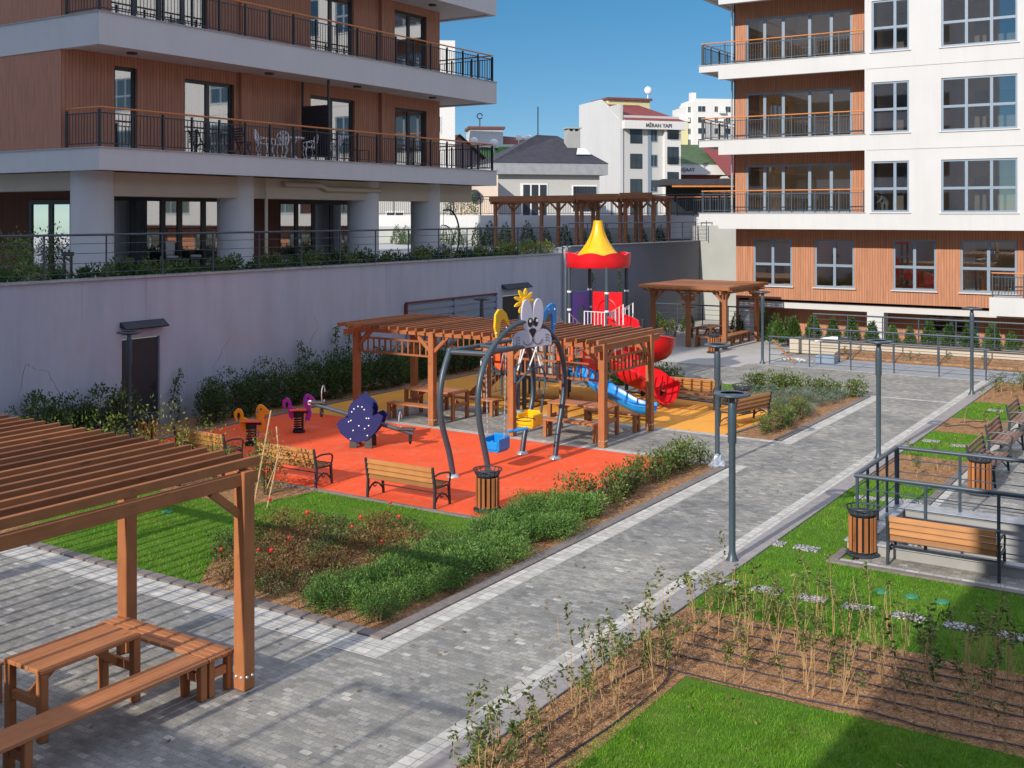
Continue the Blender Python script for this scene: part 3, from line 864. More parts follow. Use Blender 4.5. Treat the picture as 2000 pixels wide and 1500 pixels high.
# ground floor: columns, beam, glazed doors and slatted walls
for yc in (.87, 6.05, 12.1, 15.75):
    b = MB(); b.lathe([(.56, 3.6), (.56, 6.62)], 26, (-1.45, yc, 0), cap=False); b.build('column', M['white'], lb, smooth=True)
b = MB(); b.box(-1.9, -1.0, .9, Y1 - .3, 5.95, 6.595); b.box(-14, -1.5, .55, 1.1, 6.1, 6.59); b.build('beam', M['cream'], lb)
b = MB(); gd = [(3.3, 7.8, 3.62, 6.0), (10.4, 14.3, 3.62, 5.95)]
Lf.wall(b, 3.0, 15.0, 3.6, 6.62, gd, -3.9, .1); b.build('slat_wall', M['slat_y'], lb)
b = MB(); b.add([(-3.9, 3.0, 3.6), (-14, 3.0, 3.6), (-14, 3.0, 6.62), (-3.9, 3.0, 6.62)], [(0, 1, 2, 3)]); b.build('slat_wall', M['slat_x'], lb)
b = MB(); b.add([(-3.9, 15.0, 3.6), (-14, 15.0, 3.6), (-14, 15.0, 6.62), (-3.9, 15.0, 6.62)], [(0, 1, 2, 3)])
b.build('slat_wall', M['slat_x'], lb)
Lf.window(lb, 3.3, 7.8, 3.62, 6.0, -3.96, (.2, .45, .6, .82), (), 'dark_frame', 'glass_b', .13, name='glazed_door')
Lf.window(lb, 10.4, 14.3, 3.62, 5.95, -3.96, (.24, .47, .72), (), 'dark_frame', 'glass_b', .12, name='glazed_door')
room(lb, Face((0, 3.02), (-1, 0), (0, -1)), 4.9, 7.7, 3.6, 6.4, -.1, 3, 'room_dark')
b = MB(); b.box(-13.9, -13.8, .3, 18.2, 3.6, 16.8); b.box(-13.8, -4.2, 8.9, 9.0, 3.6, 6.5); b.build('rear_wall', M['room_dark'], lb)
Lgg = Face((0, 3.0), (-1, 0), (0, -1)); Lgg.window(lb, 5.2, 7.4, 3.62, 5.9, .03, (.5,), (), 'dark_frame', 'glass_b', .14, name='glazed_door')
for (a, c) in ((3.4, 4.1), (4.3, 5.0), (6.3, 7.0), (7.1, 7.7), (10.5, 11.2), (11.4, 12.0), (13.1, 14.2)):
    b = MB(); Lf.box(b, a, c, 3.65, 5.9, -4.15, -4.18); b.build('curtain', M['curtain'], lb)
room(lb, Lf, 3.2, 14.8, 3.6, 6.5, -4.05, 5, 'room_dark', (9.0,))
b = MB(); b.tube([(-.9, 7.6, 6.42), (-.9, 9.3, 6.42), (-.9, 9.6, 6.3), (-.9, 12.4, 6.3)][::-1], .09, 10); b.tube([(-.83, 6.75, 6.6), (-.83, 6.75, 3.6)], .05, 8); b.build('drain_pipe', M['cream'], lb, smooth=True)
# louvred privacy screen between two balconies
b = MB()
for u in (9.05, ): Lf.box(b, u - .03, u + .03, 7.2, 9.86, -.35, -.29); Lf.box(b, u - .03, u + .03, 7.2, 9.86, -1.5, -1.44)
for i in range(15): Lf.box(b, 9.02, 9.08, 7.35 + i*.115, 7.44 + i*.115, -1.44, -.35)
Lf.box(b, 9.04, 9.06, 7.35, 9.05, -1.44, -.35)
b.build('privacy_screen', M['dark_frame'], lb)

# --- retaining wall with its doors
rw = thing('retaining_wall', 'long mauve-grey retaining wall in shade under the left terrace', 'wall', (-23.4, 0, 0))
Rf = Face((0, 0), (0, 1), (1, 0))
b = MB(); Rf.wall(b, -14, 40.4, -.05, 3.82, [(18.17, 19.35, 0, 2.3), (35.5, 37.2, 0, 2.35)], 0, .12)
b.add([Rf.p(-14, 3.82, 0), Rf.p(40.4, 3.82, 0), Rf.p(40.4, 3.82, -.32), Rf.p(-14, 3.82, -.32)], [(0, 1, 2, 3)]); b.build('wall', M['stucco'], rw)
b = MB(); Rf.box(b, -14, 40.3, 3.825, 3.875, -.34, .05); b.build('wall_coping', M['coping'], rw)
b = MB(); Rf.box(b, 40.4, 54.14, -.05, 4.1, -.3, .02); Rf.box(b, 40.25, 40.55, -.05, 4.1, -.4, .12); b.build('far_section', plain('dark grey wall render', (.2, .215, .25, 1), .88, .06, .8, kind='world'), rw)
b = MB(); Rf.box(b, 40.55, 54.14, 4.1, 4.14, -.34, .06); b.build('wall_coping', M['coping'], rw)
for (a, c, h) in ((18.17, 19.35, 2.3), (35.5, 37.2, 2.35)):
    b = MB(); Rf.box(b, a + .03, c - .03, .01, h - .03, -.1, -.05); dr = b.build('door', M['dark_frame'], rw)
    b = MB(); b.bar(Rf.p(c - .12, 1.02, -.03), Rf.p(c - .26, 1.02, -.03), .025, .025); Rf.box(b, c - .16, c - .08, .9, 1.12, -.05, -.04); b.build('handle', M['black'], dr)
    b = MB(); b.prism([(0, .0), (.24, -.05), (.26, -.02), (.03, .14), (0, .14)], lambda u, v, t: Rf.p(t, h + .3 + v, u), a - .06, c + .1); b.build('door_canopy', M['dark_frame'], rw)
b = MB()
for i in range(5): Rf.box(b, 29.6, 35.0, 1.25 + i*.24, 1.42 + i*.24, .02, .06)
for y in (29.6, 32.3, 35): Rf.box(b, y - .03, y + .03, 1.2, 2.48, .0, .085)
b.build('louvre_vent', M['frame'], rw)
b = MB(); Rf.box(b, 29.55, 35.05, 2.45, 2.5, .0, .09); Rf.box(b, 29.5, 29.6, 1.9, 2.45, 0, .095); b.build('vent_trim', plain('dull red trim', (.12, .02, .025, 1), .6), rw)
crack = plain('rough dark wall crack', (.25, .22, .23, 1), .9)
def crackline(pts, name='wall_crack'):
    b = MB(); pp = []
    for i in range(len(pts) - 1):
        for k in range(5):
            t = k/5; pp.append(((pts[i][0]*(1-t) + pts[i+1][0]*t) + rnd.uniform(-.03, .03), (pts[i][1]*(1-t) + pts[i+1][1]*t) + rnd.uniform(-.03, .03)))
    b.tube([Rf.p(u, z, .001) for u, z in pp], [rnd.uniform(.002, .008) for _ in pp], 5)
    b.build(name, crack, rw)
crackline([(15.35, 1.35), (15.55, 2.0), (15.75, 1.85), (16.1, 1.75), (16.35, 1.3), (16.55, .85), (16.9, .7), (16.8, .35)])
crackline([(21.1, .6), (21.2, 1.3), (21.5, 1.75), (21.9, 2.15)]); crackline([(25.0, 1.0), (24.95, 1.6), (25.3, 2.0), (25.1, 2.5)])
b = MB(); b.tube([Rf.p(40.0, 0, .13), Rf.p(40.0, 4.05, .13)], .07, 10); b.build('drain_pipe', M['galv'], rw, smooth=True)

def horiz_rail(name, label, f, u0, u1, z, h=1.05, n=4, post=1.75, r=.022, m='rail', ends=True):
    """posts, a round top rail and thin horizontal rods"""
    t = thing(name, label, 'railing', tuple(f.p(u0, z)))
    o = f.p(u0, z)
    L = u1 - u0; k = max(1, round(L/post))
    for i in range(k + 1):
        b = MB(); p = f.p(u0 + L*i/k, z) - o; b.tube([p, p + Vector((0, 0, h))], r, 8); b.build('post', M[m], t, smooth=True)
    b = MB(); b.tube([f.p(u0 - .04, z + h) - o, f.p(u1 + .04, z + h) - o], r*1.35, 10); b.build('top_rail', M[m], t, smooth=True)
    b = MB()
    for i in range(n):
        zz = h*(i + .55)/(n + .45); b.tube([f.p(u0, z + zz) - o, f.p(u1, z + zz) - o], r*.38, 6)
    b.build('rod_grid', M[m], t, smooth=True)
    return t
Rw = Face((-23.5, 0), (0, 1), (1, 0))
horiz_rail('terrace_railing', 'long dark tubular railing with thin rods along the top of the mauve retaining wall', Rw, 4, 40.2, 3.88, 1.06)
horiz_rail('terrace_railing', 'grey tubular railing on the far dark section of the retaining wall', Rw, 40.7, 53.9, 4.14, .95, 3)
Rc = Face((-23.5, 53.9), (1, 0), (0, -1))
horiz_rail('terrace_railing', 'short dark corner railing on the wall end beside the white building', Rc, .0, .6, 4.14, 1.25, 6, .6)

# planter strip on the terrace, behind its rail
b = MB(); b.box(-.08, .08, -15, 22, 0, .12); o = b.build('planter_kerb', M['concrete'], loc=(-24.45, 18, 3.62)); o['kind'] = 'structure'
sheet('terrace_soil', [(-24.4, -23.74, 3, 40.2)], 3.66, M['soil'])

# --- terrace back wall, fence above it
bw = thing('boundary_wall', 'pale blue-grey boundary wall at the back of the upper terrace under black railings', 'wall', (-60, 55.0, 0))
b = MB(); b.box(0, 36.4, 0, .3, 3.6, 4.75); b.build('lower_wall', M['grey_wall'], bw)
b = MB(); b.box(0, 38, .02, .28, 4.75, 5.45); b.build('wall', M['white'], bw)
ff = Face((-60, 55.1), (1, 0), (0, -1))
fe = thing('iron_fence', 'black iron baluster fence on the pale boundary wall behind the terrace pergolas', 'fence', (-60, 55.1, 0))
Ff = Face((0, 0), (1, 0), (0, -1)); Ff.rail(fe, 0, 37.6, 5.45, 0, 1.1, 'black_rail', 'black_rail', .16, 2.2, name='balusters')
# ---------------------------------------------------------------- wooden pergolas, tables, benches
def wb_(b, name, m, par, **k):
    """build with world coordinates: shift to the (unrotated) root's place"""
    r = par
    while r.parent: r = r.parent
    L = r.location
    b.v = [(x - L.x, y - L.y, z - L.z) for x, y, z in b.v]
    return b.build(name, m, par, **k)

def pergola(label, px, rows, sl, H=2.5, step=.285, ps=.17, group=None, braces=True, lattice=(), zb=0, cap=True, mm='', first=True, bevel=.008, sd=.105):
    """px: post x list, rows: y list, sl: (x0, x1, y0, y1) of the slat roof; slats run along y"""
    t = thing('pergola', label, 'pergola', (px[0], rows[0], zb), 0, group)
    x0, x1, y0, y1 = sl
    x0, x1 = min(x0, x1), max(x0, x1)
    wx, wy, wz = M['wood_x'], M['wood_y'], M['wood_z']
    zb0 = zb
    for y in rows:
        for x in px:
            b = MB(); b.box(x - ps/2, x + ps/2, y - ps/2, y + ps/2, zb0 + .01, zb0 + H - .005); p = wb_(b, 'post', wz, t, bevel=bevel)
            if bevel:
                for (a, c) in ((ps/2, -.04), (ps/2, .04), (-.04, -ps/2), (.04, -ps/2)):
                    b = MB(); b.sphere((x + a, y + c, zb0 + .16), .02, 8, 5); wb_(b, 'bolt', M['galv'], p)
    for y in rows:
        b = MB(); b.box(x0 + .02, x1 - .02, y - ps*.34, y + ps*.34, zb0 + H - .11, zb0 + H + .02); wb_(b, 'beam', wx, t, bevel=bevel)
    for x in (px[0], px[-1]):
        b = MB(); b.box(x - .042, x + .042, min(rows) - .5, (max(rows) + (.18 if braces == 'side' else .5)), zb0 + H - .17, zb0 + H - .02)
        wb_(b, 'side_beam', wy, t, bevel=bevel)
    b = MB(); n = int(round((x1 - x0) / step))
    for i in range(n + 1):
        x = x0 + (x1 - x0)*i/n
        b.box(x - .028, x + .028, y0 + rnd.uniform(-.02, .02), y1 + rnd.uniform(-.02, .02), zb0 + H + .023, zb0 + H + .023 + sd)
    wb_(b, 'roof_slats', wy, t, bevel=bevel*.6)
    if braces:
        q = .5
        for y in rows if braces != 'side' else ():
            for i, x in enumerate(px):
                for s in (-1, 1):
                    if (i == 0 and s*(px[-1]-px[0]) < 0) or (i == len(px)-1 and s*(px[-1]-px[0]) > 0): continue
                    b = MB(); b.bar((x + s*ps*.4, y, zb0 + H - q), (x + s*(q), y, zb0 + H - .1), .07, .09); wb_(b, 'brace', wx, t, bevel=bevel*.6)
        for x in (px[0], px[-1]):
            for i, y in enumerate(rows):
                s = 1 if rows[1 - i if len(rows) == 2 else 0] > y else -1
                b = MB(); b.bar((x, y + s*ps*.4, zb0 + H - q), (x, y + s*q, zb0 + H - .16), .06, .09); wb_(b, 'brace', wy, t, bevel=bevel*.6)
    for (ax, ay, bx, by, zl, zh) in lattice:
        b = MB(); d = Vector((bx - ax, by - ay, 0)); L = d.length; d.normalize()
        a_, c_ = Vector((ax, ay, 0)) + d*ps/2, Vector((bx, by, 0)) - d*ps/2
        for z in (zl, zh): b.bar(a_ + Vector((0, 0, zb0 + z)), c_ + Vector((0, 0, zb0 + z)), .045, .05)
        k = int(L / .19)
        for i in range(1, k):
            p = Vector((ax, ay, 0)) + d*L*i/k
            b.box(p.x - .018, p.x + .018, p.y - .018, p.y + .018, zb0 + zl + .026, zb0 + zh - .026)
        wb_(b, 'ladder_panel', wx, t)
    return t

pergola('large brown pergola with open slat roof over table and benches, at the lower left',
        [-9.5, -11.55, -15.6], [2.9, 9.05], (-9.5, -17.0, 2.2, 9.27), 2.5, .285, braces='side')
pergola('wide brown wooden pergola between the play areas, with ladder-like panels under its slat roof',
        [-12.36, -14.88, -17.32, -19.86], [23.0, 25.5], (-12.25, -20.15, 22.55, 26.0), 2.42, .29,
        lattice=[(-17.32, 23, -19.86, 23, 1.78, 2.15), (-12.36, 23, -14.88, 23, 1.55, 1.92), (-12.36, 25.5, -14.88, 25.5, 1.72, 2.1), (-14.88, 25.5, -17.32, 25.5, 1.72, 2.1), (-17.32, 25.5, -19.86, 25.5, 1.72, 2.1), (-12.36, 23, -12.36, 25.5, 1.7, 2.05)])
# far pergola near the white building: closed boards on the roof edge
pg2 = pergola('wooden pergola on the pale concrete corner by the grey end wall, sheltering long benches',
        [-17.3, -18.9, -20.5], [42.6, 46.2], (-16.95, -20.95, 42.2, 46.6), 2.4, .26, bevel=0)
b = MB(); b.box(-20.95, -16.95, 42.14, 42.19, 2.42, 2.535); b.box(-20.95, -16.95, 46.61, 46.66, 2.42, 2.535); wb_(b, 'fascia', M['wood_x'], pg2)
b = MB()
for i in range(26): b.box(-20.9, -17.0, 42.25 + i*.168, 42.36 + i*.168, 2.532, 2.55)
wb_(b, 'roof_boards', M['wood_x'], pg2)
for x in (-17.3, -20.5):
    b = MB()
    for i in range(9): b.box(x - .35, x + .35, 46.19, 46.22, 1.3 + i*.12, 1.34 + i*.12)
    wb_(b, 'trellis_slats', M['wood_x'], pg2)

def table(label, x0, x1, y0, y1, H=.75, along='x', group=None, bevel=.006, zb=0):
    t = thing('picnic_table', label, 'table', ((x0+x1)/2, (y0+y1)/2, zb), 0, group)
    m = M['deck_x'] if along == 'x' else M['deck_y']
    b = MB(); k = 3
    W = (y1 - y0) if along == 'x' else (x1 - x0)
    for i in range(k):
        a = W*i/k + .004; c = W*(i+1)/k - .004
        if along == 'x': b.box(x0, x1, y0 + a, y0 + c, zb + H - .045, zb + H)
        else: b.box(x0 + a, x0 + c, y0, y1, zb + H - .045, zb + H)
    wb_(b, 'table_top', m, t, bevel=bevel)
    for x in (x0 + .05, x1 - .05):
        for y in (y0 + .05, y1 - .05):
            b = MB(); b.box(x - .045, x + .045, y - .045, y + .045, zb + .005, zb + H - .05); wb_(b, 'leg', M['wood_z'], t, bevel=bevel)
    ym = (y0+y1)/2; xm = (x0+x1)/2
    for s in (1, -1):
        b = MB()
        if along == 'x':
            x = x0 + .055 if s > 0 else x1 - .055
            b.box(x - .03, x + .03, y0 + .1, y1 - .1, zb + .34, zb + .44); b.bar((x, ym, zb + .38), (x + s*.42, ym, zb + H - .06), .05, .08)
        else:
            y = y0 + .055 if s > 0 else y1 - .055
            b.box(x0 + .1, x1 - .1, y - .03, y + .03, zb + .34, zb + .44); b.bar((xm, y, zb + .38), (xm, y + s*.42, zb + H - .06), .05, .08)
        wb_(b, 'cross_rail', m, t, bevel=bevel)
    return t
def plank_bench(label, x0, x1, y0, y1, H=.45, along='x', group=None, k=3, nl=2, bevel=.006, zb=0):
    t = thing('plank_bench', label, 'bench', ((x0+x1)/2, (y0+y1)/2, zb), 0, group)
    m = M['deck_x'] if along == 'x' else M['deck_y']
    b = MB(); W = (y1 - y0) if along == 'x' else (x1 - x0)
    for i in range(k):
        a = W*i/k + .004; c = W*(i+1)/k - .004
        if along == 'x': b.box(x0, x1, y0 + a, y0 + c, zb + H - .045, zb + H)
        else: b.box(x0 + a, x0 + c, y0, y1, zb + H - .045, zb + H)
    wb_(b, 'seat', m, t, bevel=bevel)
    for i in range(nl):
        f = i/(nl - 1)
        if along == 'x':
            x = x0 + .06 + (x1 - x0 - .12)*f
            for y in (y0 + .05, y1 - .05):
                b = MB(); b.box(x - .045, x + .045, y - .04, y + .04, zb + .005, zb + H - .05); wb_(b, 'leg', M['wood_z'], t, bevel=bevel)
            b = MB(); b.box(x - .03, x + .03, y0 + .095, y1 - .095, zb + .2, zb + .3); wb_(b, 'cross_rail', m, t, bevel=bevel)
        else:
            y = y0 + .06 + (y1 - y0 - .12)*f
            for x in (x0 + .05, x1 - .05):
                b = MB(); b.box(x - .04, x + .04, y - .045, y + .045, zb + .005, zb + H - .05); wb_(b, 'leg', M['wood_z'], t, bevel=bevel)
            b = MB(); b.box(x0 + .095, x1 - .095, y - .03, y + .03, zb + .2, zb + .3); wb_(b, 'cross_rail', m, t, bevel=bevel)
    return t
table('brown plank table standing under the big lower-left pergola', -10.87, -10.22, 6.95, 8.2, .75, 'y')
plank_bench('long plank bench along the open side of the lower-left pergola', -9.98, -9.6, 4.2, 8.62, .45, 'y', nl=3)
plank_bench('short plank bench between the two posts of the lower-left pergola', -11.6, -9.6, 8.63, 9.0, .451, 'x', k=4)
plank_bench('plank bench on the far side of the near table, cut by the picture edge', -11.85, -11.47, 4.2, 7.35, .45, 'y')
table('brown plank table under the left half of the middle pergola, beside the blue seesaw', -18.85, -17.2, 23.75, 24.5)
plank_bench('plank bench in front of the left table of the middle pergola, nearest the seesaw', -18.95, -17.45, 23.12, 23.45)
plank_bench('shaded plank bench behind the left table of the middle pergola', -18.5, -16.7, 24.85, 25.2)
table('brown plank table under the right half of the middle pergola, behind the swing frame', -14.45, -12.75, 23.95, 24.6)
plank_bench('plank bench in front of the right table of the middle pergola', -14.2, -12.7, 23.3, 23.64)
plank_bench('plank bench behind the right table, at the foot of the blue slide', -14.0, -12.5, 25.0, 25.3)
# benches and tables of the far pergola
plank_bench('long bench on the right side of the far pergola by the white building', -17.9, -17.5, 42.9, 46.0, .45, 'y', nl=4, bevel=0)
plank_bench('bench across the back of the far pergola', -20.3, -18.2, 45.7, 46.05, .45, 'x', bevel=0)
plank_bench('front bench of the far pergola, half hidden behind the bin', -18.7, -17.6, 42.8, 43.15, .45, 'x', bevel=0)
table('small table in the middle of the far pergola', -19.0, -18.3, 43.6, 45.0, .75, 'y', bevel=0)
table('long table standing left of the far pergola, behind the red slide', -22.0, -21.3, 41.0, 42.8, .75, 'y', bevel=0)
plank_bench('bench beside the long table left of the far pergola', -21.1, -20.75, 41.0, 42.8, .45, 'y', bevel=0)

# ---------------------------------------------------------------- park benches with iron sides
def park_bench(label, loc, rz, wood_m='bench_x', group=None):
    """seat faces local +y, length 1.6 along x"""
    t = thing('park_bench', label, 'bench', loc, rz, group)
    L = .8
    prof = [(-.30, .76), (-.285, .66), (-.265, .56), (-.245, .46)]                # back slats (y, z), lower edge last
    b = MB()
    for i, (y, z) in enumerate(prof):
        m = Matrix.Rotation(R(-11), 3, 'X'); b.obox((0, y, z - .04), 2*L - .06, .03, .088, m)
    b.build('backrest', M[wood_m], t, bevel=.008)
    b = MB()
    for i, (y, z) in enumerate([(-.17, .405), (-.075, .395), (.02, .4), (.115, .41), (.2, .415)]):
        b.obox((0, y, z), 2*L - .06, .085, .028, Matrix.Rotation(R(0 if i < 4 else -14), 3, 'X'))
    b.build('seat', M[wood_m], t, bevel=.008)
    for s in (-1, 1):
        x = s*L; b = MB()
        sec = lambda pts, r: b.tube(spline(pts, 4), r, 6)
        b.prism([(-.335, .775), (-.3, .79), (-.21, .37), (-.235, .0), (-.285, 0), (-.265, .37)], lambda u, v, q: (q, u, v), x - .022, x + .022)
        b.prism([(-.25, .37), (.21, .355), (.24, .38), (.2, .4), (-.25, .39)], lambda u, v, q: (q, u, v), x - .02, x + .02)
        b.prism([(.16, .38), (.215, .38), (.245, .0), (.2, .0)], lambda u, v, q: (q, u, v), x - .021, x + .021)
        o = b.build('side_frame', M['iron'], t, bevel=.006)
        b = MB(); sec([(x, -.26, .6), (x, -.1, .63), (x, .12, .615), (x, .22, .58), (x, .235, .5), (x, .2, .39)], .018)
        b.build('armrest', M['iron'], o, smooth=True)
        b = MB(); sec([(x, -.25, .08), (x, -.16, .2), (x, -.03, .25), (x, .1, .2), (x, .21, .09)], .017); b.tube(arc((x, -.03, .22), .045, 0, 330, 8, 'yz'), .012, 5)
        b.build('scroll_stretcher', M['iron'], o, smooth=True)
    b = MB(); b.tube([(-L, -.03, .24), (L, -.03, .24)], .013, 6); b.build('tie_rod', M['iron'], t, smooth=True)
    return t
pb = park_bench('slatted park bench on the near edge of the orange surface, right beside a bin', (-13.15, 16.72, 0), 0, group='park benches with iron sides')
dup(pb, (-16.1, 16.72, 0), R(1), 'slatted park bench half hidden by a leafy bush, left of the bench beside the bin')
dup(pb, (-18.75, 16.85, 0), R(-2), 'slatted park bench on the left end of the orange surface, partly behind the pergola roof')
dup(pb, (-12.95, 29.3, 0), R(182), 'slatted park bench on the yellow surface beside the foot of the red slide')
dup(pb, (-10.72, 27.7, 0), R(78), 'slatted park bench seen from behind at the right corner of the yellow surface')
dup(pb, (-3.7, 17.92, .008), 0, 'slatted park bench in front of the railed light well, right foreground')
pb2 = park_bench('weathered grey-brown park bench on the side terrace, the one beside the bin', (-4.2, 24.6, .008), R(-90), 'bench_grey', 'weathered benches on the side terrace')
dup(pb2, (-4.3, 27.2, .008), R(-90), 'weathered grey-brown park bench on the side terrace, second behind the bin')
dup(pb2, (-4.35, 30.2, .008), R(-90), 'weathered grey-brown park bench on the side terrace, farthest, cut by the picture edge')

# ---------------------------------------------------------------- litter bins
def litter_bin(label, loc, group='slatted litter bins'):
    t = thing('litter_bin', label, 'bin', loc, 0, group)
    b = MB(); b.lathe([(.255, .0), (.265, .012), (.265, .03), (.24, .045), (.2, .045)], 24)
    for i in range(18):
        a = 2*PI*i/18; b.bar((.19*math.cos(a), .19*math.sin(a), .05), (.255*math.cos(a), .255*math.sin(a), .04), .018, .02)
    b.lathe([(.175, .02), (.19, .05), (.19, .085), (.15, .085)], 20)
    b.build('base_ring', M['iron'], t, smooth=True)
    b = MB(); n = 14
    for i in range(n):
        a = 2*PI*i/n; b.obox((.208*math.cos(a), .208*math.sin(a), .345), .022, .06, .55, Matrix.Rotation(a, 3, 'Z'))
    b.build('slats', M['bin_z'], t, bevel=.005)
    b = MB(); b.lathe([(.165, .09), (.165, .63), (.155, .63), (.155, .1)], 18); b.build('liner', M['black'], t, smooth=True)
    b = MB(); b.lathe([(.19, .625), (.225, .66), (.23, .675), (.2, .69), (.1, .67), (.095, .64), (.08, .64)], 24, cap=False)
    b.tube(arc((0, 0, .755), .262, 0, 360, 28, 'xy')[:-1], .013, 6, closed=True)
    for i in range(16):
        a = 2*PI*i/16; b.bar((.215*math.cos(a), .215*math.sin(a), .67), (.262*math.cos(a), .262*math.sin(a), .755), .014, .012)
    b.build('top_ring', M['iron'], t, smooth=True)
    return t
lb0 = litter_bin('wooden slatted litter bin at the near corner of the orange surface', (-11.5, 16.95, .004))
dup(lb0, (-4.97, 17.98, .01), .3, 'round wooden slatted litter bin left of the park bench by the railed light well')
dup(lb0, (-4.15, 23.15, .01), .7, 'round wooden slatted litter bin behind the light-well railing, beside the weathered bench')
dup(lb0, (-11.35, 29.15, .004), 1.1, 'slatted litter bin between the two benches of the yellow surface, behind a lamp post')
dup(lb0, (-17.25, 41.3, .004), .2, 'slatted litter bin in front of the far wooden pergola')
dup(lb0, (-7.75, 45.2, .004), .5, 'slatted litter bin by the far planter wall, right of a lamp post')
dup(lb0, (-21.35, 17.3, .004), .9, 'shaded litter bin by the dark door, peeking over the pergola roof')

# ---------------------------------------------------------------- lamp posts
def lamp_post(label, loc, group='ring-headed lamp posts'):
    t = thing('lamp_post', label, 'lamp', loc, 0, group)
    b = MB(); b.lathe([(.11, 0), (.11, .015), (.07, .08), (.054, .16), (.052, .18), (.052, 1.84), (.068, 1.88), (.068, 2.4), (.06, 2.46), (.045, 2.52), (.04, 2.56)], 16)
    b.build('pole', M['steel'], t, smooth=True)
    b = MB(); b.lathe([(.19, 2.575), (.2, 2.59), (.275, 2.598), (.292, 2.612), (.288, 2.635), (.21, 2.65), (.185, 2.635)][::-1] + [(.19, 2.575)], 30, cap=False)
    for i in range(3):
        a = 2*PI*i/3 + .5; b.bar((0, 0, 2.55), (.2*math.cos(a), .2*math.sin(a), 2.6), .03, .02)
    b.lathe([(.05, 2.53), (.055, 2.58), (.02, 2.6)], 12)
    b.build('ring_head', M['steel'], t, smooth=True)
    return t
lp = lamp_post('tall grey ring-headed lamp post on the lawn right of the path, nearest of all', (-6.58, 16.5, 0))
dup(lp, (-9.35, 22.6, 0), .4, 'grey ring-headed lamp post left of the path with a bag round its foot')
dup(lp, (-6.62, 25.2, 0), .9, 'grey ring-headed lamp post right of the path, just behind the light-well railing')
dup(lp, (-14.5, 39.3, 0), .2, 'grey ring-headed lamp post where the far fence meets the pale concrete')
dup(lp, (-6.64, 35.8, 0), .6, 'grey ring-headed lamp post at the far end of the right path edge')
dup(lp, (-22.2, 17.45, 0), .1, 'ring-headed lamp post in shade beside the dark metal door of the retaining wall')
dup(lp, (-21.2, 30.9, 0), .3, 'dark ring-headed lamp post in front of the louvred vent of the retaining wall')
b = MB(); n_ = 14
for j, (r_, z_) in enumerate(((.17, .0), (.19, .05), (.15, .11), (.1, .17), (.075, .24), (.1, .29))):
    for i in range(n_): 
        q_ = r_*(1 + rnd.uniform(-.28, .28)); b.v.append((q_*math.cos(2*PI*i/n_), q_*math.sin(2*PI*i/n_), z_ + rnd.uniform(-.015, .02)*(j > 0)))
for j in range(5):
    for i in range(n_): b.f.append((j*n_ + i, j*n_ + (i+1) % n_, (j+1)*n_ + (i+1) % n_, (j+1)*n_ + i))
tag(b.build('plastic_bag', plain('bluish plastic film', (.3, .33, .38, 1), .3, .35, 14), loc=(-9.35, 22.6, 0)), 'crumpled pale plastic bag tied round a lamp post foot', 'bag')
# ---------------------------------------------------------------- playground
def put(b, name, m, par, **k): return wb_(b, name, m, par, **k)
# swing with two arched frames and a grey rabbit board
sw = thing('swing_set', 'grey swing set with arched frame, rabbit-face board and two bucket seats', 'swing', (-13.15, 20.1, 0))
arch = [(18.81, .02), (18.66, .55), (18.45, 1.2), (18.38, 1.75), (18.5, 2.23), (18.78, 2.62), (19.3, 2.97), (19.85, 3.13), (20.4, 3.13), (20.95, 2.97), (21.45, 2.62), (21.72, 2.2), (21.82, 1.7), (21.72, 1.15), (21.52, .55), (21.4, .02)]
b = MB(); b.tube(spline([(-12.7, y, z) for y, z in arch], 4), .062, 12); put(b, 'near_arch', M['steel'], sw, smooth=True)
for (pts, nm) in (([(18.75, .02), (18.6, .55), (18.36, 1.15), (18.29, 1.65), (18.38, 2.15), (18.62, 2.62)], 'leg'), ([(21.42, .02), (21.55, .5), (21.84, 1.1), (21.9, 1.6), (21.8, 2.15), (21.55, 2.62)], 'leg')):
    b = MB(); b.tube(spline([(-13.58, y, z) for y, z in pts], 4), .062, 12); b.sphere((-13.58, pts[-1][0], 2.63), .07, 10, 6); put(b, nm, M['steel'], sw, smooth=True)
b = MB(); b.tube([(-13.6, 18.62, 2.6), (-12.7, 18.75, 2.6)], .052, 10); put(b, 'cross_bar', M['steel'], sw, smooth=True)
b = MB(); b.tube([(-13.6, 21.56, 2.6), (-12.7, 21.48, 2.6)], .052, 10); put(b, 'cross_bar', M['steel'], sw, smooth=True)
b = MB(); b.tube([(-13.58, 18.6, 2.62), (-13.58, 21.56, 2.62)], .05, 10); put(b, 'top_bar', M['steel'], sw, smooth=True)
b = MB(); b.tube([(-12.7, 18.77, 2.62), (-12.7, 21.46, 2.62)], .052, 10); put(b, 'top_bar', M['steel'], sw, smooth=True)
for (x, y) in ((-12.7, 18.81), (-12.7, 21.4), (-13.58, 18.75), (-13.58, 21.42)):
    b = MB(); b.lathe([(.14, .004), (.13, .03), (.08, .06), (.062, .07)], 12, (x, y, 0)); put(b, 'foot_plate', M['galv'], sw, smooth=True)
